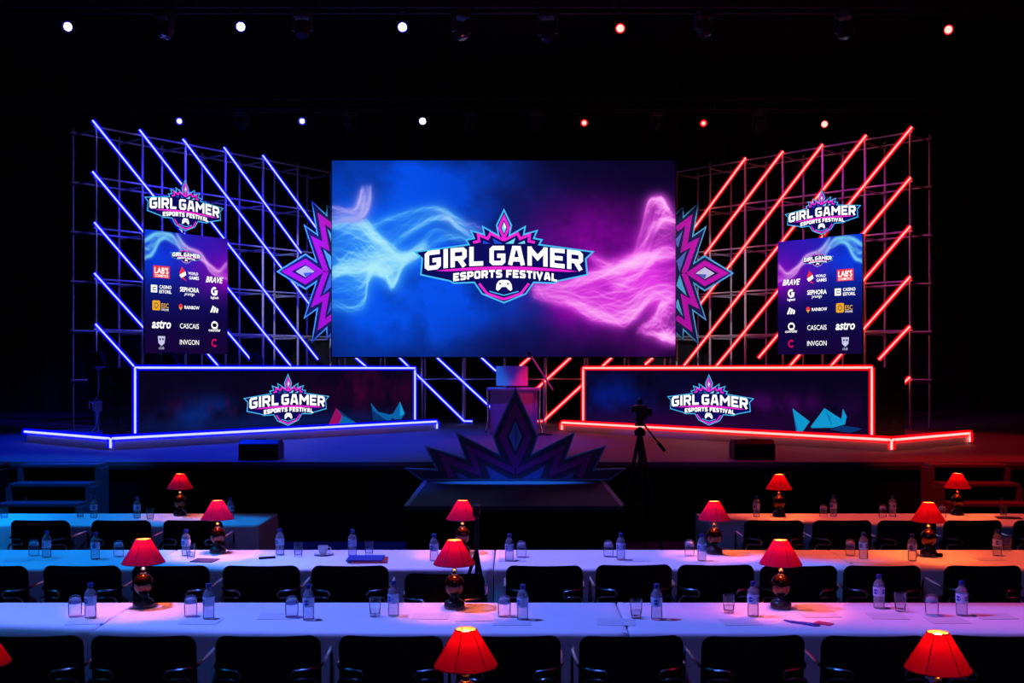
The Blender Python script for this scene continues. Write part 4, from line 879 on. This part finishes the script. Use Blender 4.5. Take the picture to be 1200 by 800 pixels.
# ------------------------------------------------------------------ papers and small things on the tables
def sheet(px, py, w, d, rz, label, mats='paper', name='paper_sheet', cat='paper', h=.0015, grp=None):
    D = D_of(py); o = MB().box((0, 0, h/2), (w, d, h)).build(name, mats); o.location = (X_at(px, D), D, TOP+.0012); o.rotation_euler.z = R(rz)
    return tag(o, label, cat, grp)
PP = [(103, 728, 8), (236, 728, -4), (325, 722, 3), (505, 722, -3), (556, 724, 2), (600, 729, 0), (722, 729, -6), (868, 729, 4), (960, 720, 2), (1040, 722, -3), (1110, 727, 2), (1165, 722, 3)]
for i, (x, y, a) in enumerate(PP): sheet(x, y, .21, .15, a, 'white note sheet on the nearest full table row, %s' % nth(i, len(PP)), grp='note sheets on the nearest table row')
P2 = [(54, 655, 0), (22, 656, 5), (600, 656, 0), (745, 656, 4), (1005, 657, 3), (1160, 655, -3)]
for i, (x, y, a) in enumerate(P2): sheet(x, y, .2, .14, a, 'white note sheet on the second table row, %s' % nth(i, len(P2)), grp='note sheets on the second table row')
sheet(240, 657, .17, .14, -8, 'dark blue booklet lying in front of the left lamp of the second row', 'ink', 'booklet', 'booklet', .006)
sheet(313, 654.5, .12, .025, 22, 'black pen case lying left of the coffee cup', 'plastic', 'pen_case', 'pen case', .014)
sheet(1101, 652, .03, .03, 10, 'small black cube beside the rightmost lamp of the second row', 'plastic', 'small_box', 'box', .025)
sheet(1182, 607, .22, .14, -12, 'dark folder at the right end of the far right table', 'ink', 'folder', 'folder', .006)
# folder stack on the second row
D = D_of(657); t = thing('folder', 'dark blue folder with a red one under it, before the second-row glass', 'folder', (X_at(431, D), D, TOP+.001), R(4))
MB().box((.015, -.004, .006), (.26, .22, .010)).build('cover', 'red_cover', t, bevel=.001); t['label'] = 'red folder under the dark blue one on the second table row'
t2 = thing('folder', 'dark blue folder on top of the red one on the second table row', 'folder', (X_at(430, D), D, TOP+.0125), R(1))
MB().box((-.01, .004, .006), (.26, .21, .012)).build('cover', 'blue_cover', t2, bevel=.001); MB().box((-.008, .002, .006), (.25, .2, .009)).build('pages', 'paper', t2)
# cup and saucer
D = D_of(650); t = thing('coffee_cup', 'white coffee cup on a saucer on the second table row', 'cup', (X_at(378.5, D), D, TOP+.012))
MB().lathe([(.022, .0), (.030, .012), (.036, .035), (.039, .058), (.0375, .058), (.034, .035), (.028, .014), (.001, .008)], n=28).build('cup', 'china', t, smooth=True)
MB().lathe([(.0365, .048), (.001, .048)], n=24, cap=False).build('coffee', 'coffee', t); MB().path([(.037, 0, .045), (.055, 0, .045), (.06, 0, .03), (.05, 0, .018), (.033, 0, .02)], .004).build('handle', 'china', t, smooth=True)
s_ = MB().lathe([(.03, 0), (.045, .002), (.075, .010), (.076, .012), (.045, .006), (.001, .005)], n=32).build('saucer', 'china', smooth=True); s_.location = (X_at(379.5, D), D, TOP+.001); tag(s_, 'white saucer under the coffee cup', 'saucer')
# lanyard with badge
D = D_of(731); bx = X_at(948, D); t = thing('lanyard', 'blue lanyard with a pink badge lying before the right lamp of the nearest full row', 'lanyard', (bx, D, TOP+.001), R(-12))
rb = MB(); pts = [(-.13, .055), (-.10, .03), (-.05, .02), (0, .0), (.04, -.02), (.05, -.045), (.02, -.05), (-.03, -.02), (-.09, .005), (-.125, .04)]
for i in range(len(pts)-1): rb.bar((pts[i][0], pts[i][1], .004+.002*(i % 2)), (pts[i+1][0], pts[i+1][1], .004+.002*((i+1) % 2)), .018, .003)
rb.build('ribbon', 'ribbon', t); MB().box((.08, .02, .003), (.09, .06, .004), R(-30)).build('badge', 'pink', t); MB().box((.035, -.045, .008), (.02, .012, .006)).build('clip', 'red_cover', t)
# ------------------------------------------------------------------ tripods
def legs(t, apex, feet, r=.014):
    for f in feet:
        a, b = Vector(apex), Vector(f); m = a.lerp(b, .5)
        l = MB().path([a, m], r).path([m, b], r*.7).build('leg', 'darkmetal', t, smooth=True); MB().lathe([(r*1.2, 0), (r*1.4, .01), (r, .03)], (f[0], f[1], 0), 10).build('rubber_foot', 'plastic', l, smooth=True)
        MB().lathe([(r*1.3, -.02), (r*1.3, .02)], tuple(m), 10).build('clamp', 'plastic', l)
D = 10.05; t = thing('video_camera', 'video camera with pan handle on the tall black tripod right of the crown', 'camera', (X_at(750, D), D, 1.62))
MB().box((0, .02, .13), (.10, .28, .13)).build('camera_body', 'plastic', t, bevel=.012)
MB().lathe([(.035, 0), (.042, .03), (.042, .10), (.048, .12)], n=20, M4=Matrix.Translation((0, .15, .14)) @ Matrix.Rotation(R(-90), 4, 'X')).build('lens', 'plastic', t, smooth=True)
MB().path([(0, .1, .2), (0, .1, .245), (0, -.08, .245), (0, -.08, .2)], .011).build('top_handle', 'plastic', t, smooth=True)
MB().box((-.07, -.03, .16), (.03, .07, .05)).build('viewfinder', 'plastic', t, bevel=.004); MB().box((.085, .0, .13), (.05, .09, .07)).build('side_screen', 'plastic', t, bevel=.004)
MB().lathe([(.05, 0), (.05, .02), (.03, .03), (.03, .055), (.055, .06)], (0, 0, .0), 16).build('pan_head', 'darkmetal', t, smooth=True)
MB().path([(.02, -.03, .03), (.09, -.25, -.08), (.15, -.38, -.17)], .008).path([(.13, -.34, -.14), (.17, -.42, -.20)], .015).build('pan_handle', 'plastic', t, smooth=True)
t = thing('tripod', 'tall black tripod carrying the video camera right of the crown', 'tripod', (X_at(750, D), D, 0))
legs(t, (0, 0, 1.57), [(-.30, .13, 0), (.30, .13, 0), (.03, -.33, 0)], .018); MB().path([(0, 0, 1.15), (0, 0, 1.61)], .018).lathe([(.05, 0), (.055, .04), (.03, .07)], (0, 0, 1.53), 14).build('centre_column', 'darkmetal', t, smooth=True)
sp = MB()
for fx, fy in ((-.30, .13), (.30, .13), (.03, -.33)): sp.path([(0, 0, .9), (fx*.45, fy*.45, .86)], .006)
sp.build('spreader', 'darkmetal', t, smooth=True)
D = 7.31; ax = X_at(558.5, D); t = thing('tripod', 'small black tripod standing between the second table row and its chairs', 'tripod', (ax, D, 0))
legs(t, (0, 0, .91), [(-.30, -.01, 0), (.17, -.02, 0), (.17, -.24, 0)], .012); MB().path([(0, 0, .70), (0, 0, 1.14)], .012).build('centre_column', 'darkmetal', t, smooth=True)
t = thing('small_camera', 'small black camera on the small tripod hiding part of a lamp shade', 'camera', (ax, D, 1.14))
MB().box((0, 0, .045), (.05, .10, .075)).build('camera_body', 'plastic', t, bevel=.006); MB().lathe([(.02, 0), (.024, .05)], n=14, M4=Matrix.Translation((0, .05, .045)) @ Matrix.Rotation(R(-90), 4, 'X')).build('lens', 'plastic', t, smooth=True)
# stand with fixtures on the left platform
D = 16.55; t = thing('equipment_stand', 'thin blue-lit stand with clamped gear on the left end of the left platform', 'stand', (X_at(115.5, D), D, 1.166)); zt = Z_at(430, D)-1.166
MB().path([(0, 0, .03), (0, 0, zt)], .014).build('pole', 'alu', t, smooth=True)
b = MB()
for k in range(3): a = R(120*k+20); b.path([(0, 0, .16), (.22*math.cos(a), .22*math.sin(a), .01)], .010, 6)
b.build('base_legs', 'alu', t, smooth=True)
MB().box((.02, 0, zt-.02), (.14, .05, .05), 0).build('top_bracket', 'alu', t, bevel=.006); MB().path([(.04, 0, zt), (.045, -.02, zt-.3), (.02, -.02, zt-.5)], .02).build('cable_bundle', 'plastic', t, smooth=True)
MB().box((-.0, 0, .42), (.16, .1, .15), 0).build('control_box', 'alu', t, bevel=.01); MB().path([(-.06, -.05, .45), (-.12, -.06, .5), (-.12, -.06, .38)], .012).build('clamp', 'alu', t, smooth=True)
# ------------------------------------------------------------------ trusses and stage lights overhead
def truss(y, z, label):
    t = thing('lighting_truss', label, 'truss', (0, y, z)); w = .3
    for a, b in ((-w/2, 0), (w/2, 0), (0, .26)): MB().path([(-14.9, a, b), (14.9, a, b)], .025, 8).build('chord', 'truss', t, smooth=True)
    mb = MB(); n = 100
    for k in range(n):
        x = -14.9+29.8*k/n; d = 29.8/n
        mb.path([(x, -w/2, 0), (x+d/2, 0, .26)], .01, 4).path([(x+d/2, 0, .26), (x+d, w/2, 0)], .01, 4)
    mb.build('lacing', 'truss', t)
TRZ = {18.0: 8.22, 24.6: 8.12}
truss(18.0, 8.22, 'black lighting truss across the hall above the stage front'); truss(24.6, 8.12, 'black lighting truss above the scaffolds at the back of the stage')
def par(px, py, D, col, label, k=1.0):
    x, z = X_at(px, D), Z_at(py, D); zt = TRZ[D]; t = thing('spotlight', label, 'spotlight', (x, D, z), 0, 'round spotlights on the trusses')
    A = Matrix.Rotation(R(112), 4, 'X')         # beam leans towards the hall and down
    MB().lathe([(.045, -.20), (.075, -.17), (.085, -.05), (.092, .05), (.092, .075), (.084, .075), (.08, .04)], n=24, M4=A, cap=False).lathe([(.001, -.2), (.045, -.2)], n=24, M4=A, cap=False).build('housing', 'darkmetal', t, smooth=True)
    MB().lathe([(.001, .05), (.062*k, .052)], n=24, M4=A, cap=False).build('lamp_lens', 'spot_'+col, t)
    if col != 'dim': MB().lathe([(.062*k, .051), (.090, .049)], n=24, M4=A, cap=False).build('glow_ring', 'halo_'+col, t)  # ring added as the glow round the lamp
    MB().path([(-.11, 0, 0), (-.115, 0, .12), (-.06, 0, zt-z-.03), (.06, 0, zt-z-.03), (.115, 0, .12), (.11, 0, 0)], .009, 6).build('yoke', 'darkmetal', t, smooth=True)
    MB().box((0, 0, zt-z), (.07, .07, .07)).build('clamp', 'darkmetal', t, bevel=.008)
B_ = [(81, 31, 18.0, 1.1, 'bright blue spotlight at the far top left'), (283, 31, 18.0, 1.1, 'bright blue spotlight on the front truss, second from left'), (472, 31.5, 18.0, 1.1, 'bright blue spotlight on the front truss above the big screen'),
      (211, 141.5, 24.6, .8, 'small blue spotlight on the back truss, leftmost'), (354.5, 141.5, 24.6, .8, 'small blue spotlight on the back truss left of the big screen'), (495.5, 141.5, 24.6, 1.15, 'brightest blue spotlight on the back truss above the big screen')]
Rr_ = [(726.5, 33, 18.0, 1.0, 'bright red spotlight on the front truss above the big screen'), (1110, 34.5, 18.0, 1.0, 'bright red spotlight at the far top right'),
       (684.5, 143.5, 24.6, .8, 'small red spotlight on the back truss, leftmost of the red ones'), (824, 144, 24.6, .7, 'smallest red spotlight on the back truss above the right star ornament'), (965.5, 145, 24.6, 1.1, 'brightest red spotlight on the back truss above the right scaffold')]
for px, py, D, k, lab in B_: par(px, py, D, 'blue', lab, k)
for px, py, D, k, lab in Rr_: par(px, py, D, 'red', lab, k)
def head(px, py, D, rz, label):
    x, z = X_at(px, D), Z_at(py, D); zt = TRZ[D]-.046; t = thing('moving_spotlight', label, 'stage light', (x, D, z), rz, 'unlit moving head lights on the trusses')
    MB().box((0, 0, zt-z-.04), (.28, .24, .12)).build('base_box', 'headbody', t, bevel=.02)
    for s in (-1, 1): MB().box((s*.15, 0, (zt-z)*.5-.05), (.04, .12, zt-z-.02)).build('arm', 'headbody', t, bevel=.015)
    A = Matrix.Rotation(R(160), 4, 'X')
    MB().lathe([(.05, -.14), (.10, -.12), (.125, -.04), (.12, .06), (.105, .14), (.10, .15), (.09, .13)], n=24, M4=A).build('head', 'headbody', t, smooth=True)
    MB().lathe([(.001, .145), (.088, .14)], n=20, M4=A, cap=False).build('lens', 'glasslens', t, smooth=True)
M['headbody'] = pbr('light_body', (.10, .10, .11, 1), .35); M['glasslens'] = pbr('dark_lens', (.02, .02, .05, 1), .05, coat=1)
for i, (px, py, D, lab) in enumerate([(195, 35, 18.0, 'dark moving head light left of the second blue spotlight'), (354, 34, 18.0, 'dark moving head light between the second and third blue spotlights'), (540, 36, 18.0, 'dark moving head light right of the third blue spotlight'),
      (642, 38, 18.0, 'dark moving head light left of the first red spotlight'), (825, 33, 18.0, 'dark moving head light right of the first red spotlight'), (990, 35, 18.0, 'dark moving head light nearest the far right red spotlight'),
      (283, 145, 24.6, 'dark moving head light between the two small blue spotlights'), (410, 145, 24.6, 'dark moving head light right of the second small blue spotlight'), (551, 146, 24.6, 'dark moving head light above the screen, right of the back blue spotlight'), (769, 146, 24.6, 'dark moving head light between the two smallest red spotlights'), (890, 148, 24.6, 'dark moving head light left of the brightest back red spotlight'), (628, 146, 24.6, 'dark moving head light left of the first small red spotlight')]):
    head(px, py, D, R(20*((i*7) % 5-2)), lab)
for px, lab in ((362, 'faint ceiling downlight above the left of the big screen'), (822, 'faint ceiling downlight above the right of the big screen')):
    D = F*(10.44-H)/(YH-104.5); t = thing('ceiling_downlight', lab, 'ceiling light', (X_at(px, D), D, 10.5))
    MB().lathe([(.24, -.0), (.25, -.05), (.20, -.06), (.20, -.02)], n=28, cap=False).build('bezel', 'darkmetal', t, smooth=True); MB().lathe([(.001, -.035), (.2, -.036)], n=28, cap=False).build('diffuser', 'spot_dim', t)
# ================================================================== light
def spot(p, tgt, col, e, ang, blend=.4, rad=.08, name='stage_and_fill_beam'):
    l = bpy.data.lights.new(name, 'SPOT'); l.energy = e; l.color = col; l.spot_size = R(ang); l.spot_blend = blend; l.shadow_soft_size = rad
    o = bpy.data.objects.new(name, l); COL.objects.link(o); o.location = p; o.rotation_euler = (Vector(tgt)-Vector(p)).to_track_quat('-Z', 'Y').to_euler(); return o
def slot(p, tgt, col, e, along, across, blend=.3, rad=.08):
    """beam shuttered to a long narrow pool: along = full angle across the hall, across = full angle in depth"""
    o = spot(p, tgt, col, e, along, blend, rad); o.scale = (math.tan(R(across/2))/math.tan(R(along/2)), 1, 1); return o
# house beams over the tables, one shuttered along each row
slot((-3.3, 6.25, 7.4), (-.6, 6.05, .75), (.12, .185, 1), 2850, 84, 9)
slot((.2, 6.25, 7.4), (3.0, 6.05, .75), (1, .06, .30), 1000, 44, 9, .9)
slot((-5.2, 6.25, 7.4), (-3.6, 6.05, .75), (.0, .30, 1), 400, 46, 9, .9)
slot((-2.0, 8.1, 7.4), (-.5, 7.9, .75), (.20, .18, 1), 3300, 45, 13)
slot((-6.2, 8.1, 7.4), (-4.0, 7.9, .75), (.0, .26, 1), 2300, 42, 12, .5)
slot((2.2, 8.1, 7.4), (4.2, 7.9, .75), (1, .10, .03), 1700, 46, 12, .6)
spot((-6.4, 6.4, 8.0), (-5.6, 9.8, .5), (.0, .26, 1), 2600, 20, .6)
slot((-6.2, 10.1, 7.6), (-4.4, 9.95, .75), (.0, .26, 1), 1900, 40, 9, .5)
slot((3.0, 10.1, 7.6), (4.3, 9.95, .75), (1, .08, .05), 1300, 46, 9, .5)
spot((-2, 10, 9), (-6.0, 12.9, .8), (.0, .15, 1), 3500, 20, .5)
spot((2, 10, 9), (6.0, 12.9, .8), (1, .01, .01), 3000, 20, .5)
spot((-5.5, 3.5, 7), (-.16, 7.3, .5), (.0, .22, 1), 1500, 2.6, .3)
slot((-3.5, 4.5, 7.5), (2.2, 7.60, .755), (.0, .26, 1), 1500, 5.5, 1.8, .2)
# dim fill light added behind the camera; red and cyan side beams for chrome glints
spot((0, -2.5, 6.5), (0, 6.2, .2), (.06, .17, 1), 300, 52, .7)
spot((7, -1, 6), (.5, 6.2, .3), (1, .0, .02), 70, 50, .7)
spot((-7, -1, 6), (-.5, 6.2, .3), (.0, .3, 1), 60, 50, .7)
spot((-2.2, 12.6, 7), (-2.2, 12.3, 0), (.0, .04, 1), 1500, 28, .6)  # this and the next: beams added to tint the floor before the stage
spot((2.6, 12.6, 7), (2.6, 12.3, 0), (.5, .0, .4), 600, 28, .6)
# stage wash
spot((-5.6, 17.6, 8.0), (-5.2, 17.0, 1), (.0, .02, 1), 4200, 72, .5)
spot((-1.9, 17.6, 8.0), (-2.2, 17.2, 1), (.0, .02, 1), 1900, 64, .5)
spot((1.8, 17.6, 8.0), (2.6, 17.2, 1), (1, .0, .10), 560, 64, .5)
spot((7.2, 17.6, 8.0), (5.5, 17.0, 1), (1, .0, .01), 800, 72, .5)
spot((-4.9, 18.5, 8.0), (-6.2, 22.3, 4), (.03, .02, 1), 2200, 60, .6)
spot((5.0, 18.5, 8.0), (6.2, 22.3, 4), (.5, .01, .6), 500, 60, .6)
spot((6, 11.5, 3.5), (-2.6, 18.5, 1.1), (1, .0, .12), 220, 12, .5)
spot((-6, 11.5, 3.5), (2.6, 18.3, 1.1), (.15, .0, 1), 460, 12, .5)
# white beams on the two star ornaments
spot((-4.6, 12.5, 8.0), (X_at(358, 22.5), 22.5, 4.25), (.85, .9, 1), 3000, 15, .35)
spot((4.6, 12.5, 8.0), (X_at(826, 22.5), 22.5, 4.2), (.85, .85, 1), 3000, 15, .35)
# small beams added to brighten the crown, the lectern and the microphone
o = spot((0, 12.3, 6.5), (0, 12.80, .8), (.01, .16, 1), 9000, 20, .6); o.scale = (1, .22, 1)
spot((-3.5, 5.5, 6.5), (-.5, 13, 1.3), (.05, .35, 1), 130, 20, .5)
spot((3.5, 5.5, 6.5), (.3, 13, 1.3), (1, .05, .4), 150, 20, .5)
spot((-2.6, 17.2, 8.0), (-.27, 19.35, 1.95), (.0, .30, 1), 1700, 4.4, .9)
spot((3.4, 17.2, 8.0), (.30, 19.35, 1.95), (1, .0, .02), 2600, 4, .9)
spot((2.6, 14.0, 6.0), (.62, 19.0, 2.1), (1, .0, .01), 700, 8, .5)
w = bpy.data.worlds.new('World'); SC.world = w; w.use_nodes = True; w.node_tree.nodes['Background'].inputs[0].default_value = (.10, .08, .25, 1); w.node_tree.nodes['Background'].inputs[1].default_value = .006
# ================================================================== camera
cd = bpy.data.cameras.new('camera'); cam = bpy.data.objects.new('camera', cd); COL.objects.link(cam); SC.camera = cam
cam.location = (0, 0, H); cam.rotation_euler = (R(90), 0, 0); cd.sensor_width = 36; cd.lens = 37.5; cd.shift_y = 33/1200; cd.clip_end = 100
SC.view_settings.view_transform = 'Standard'; SC.view_settings.look = 'None'; SC.view_settings.exposure = 0; SC.view_settings.gamma = 1; SC.view_settings.use_curve_mapping = False
SC.cycles.use_denoising = True; SC.cycles.max_bounces = 6; SC.cycles.diffuse_bounces = 3; SC.cycles.transparent_max_bounces = 16; SC.cycles.sample_clamp_indirect = 3; SC.cycles.caustics_reflective = False; SC.cycles.caustics_refractive = False
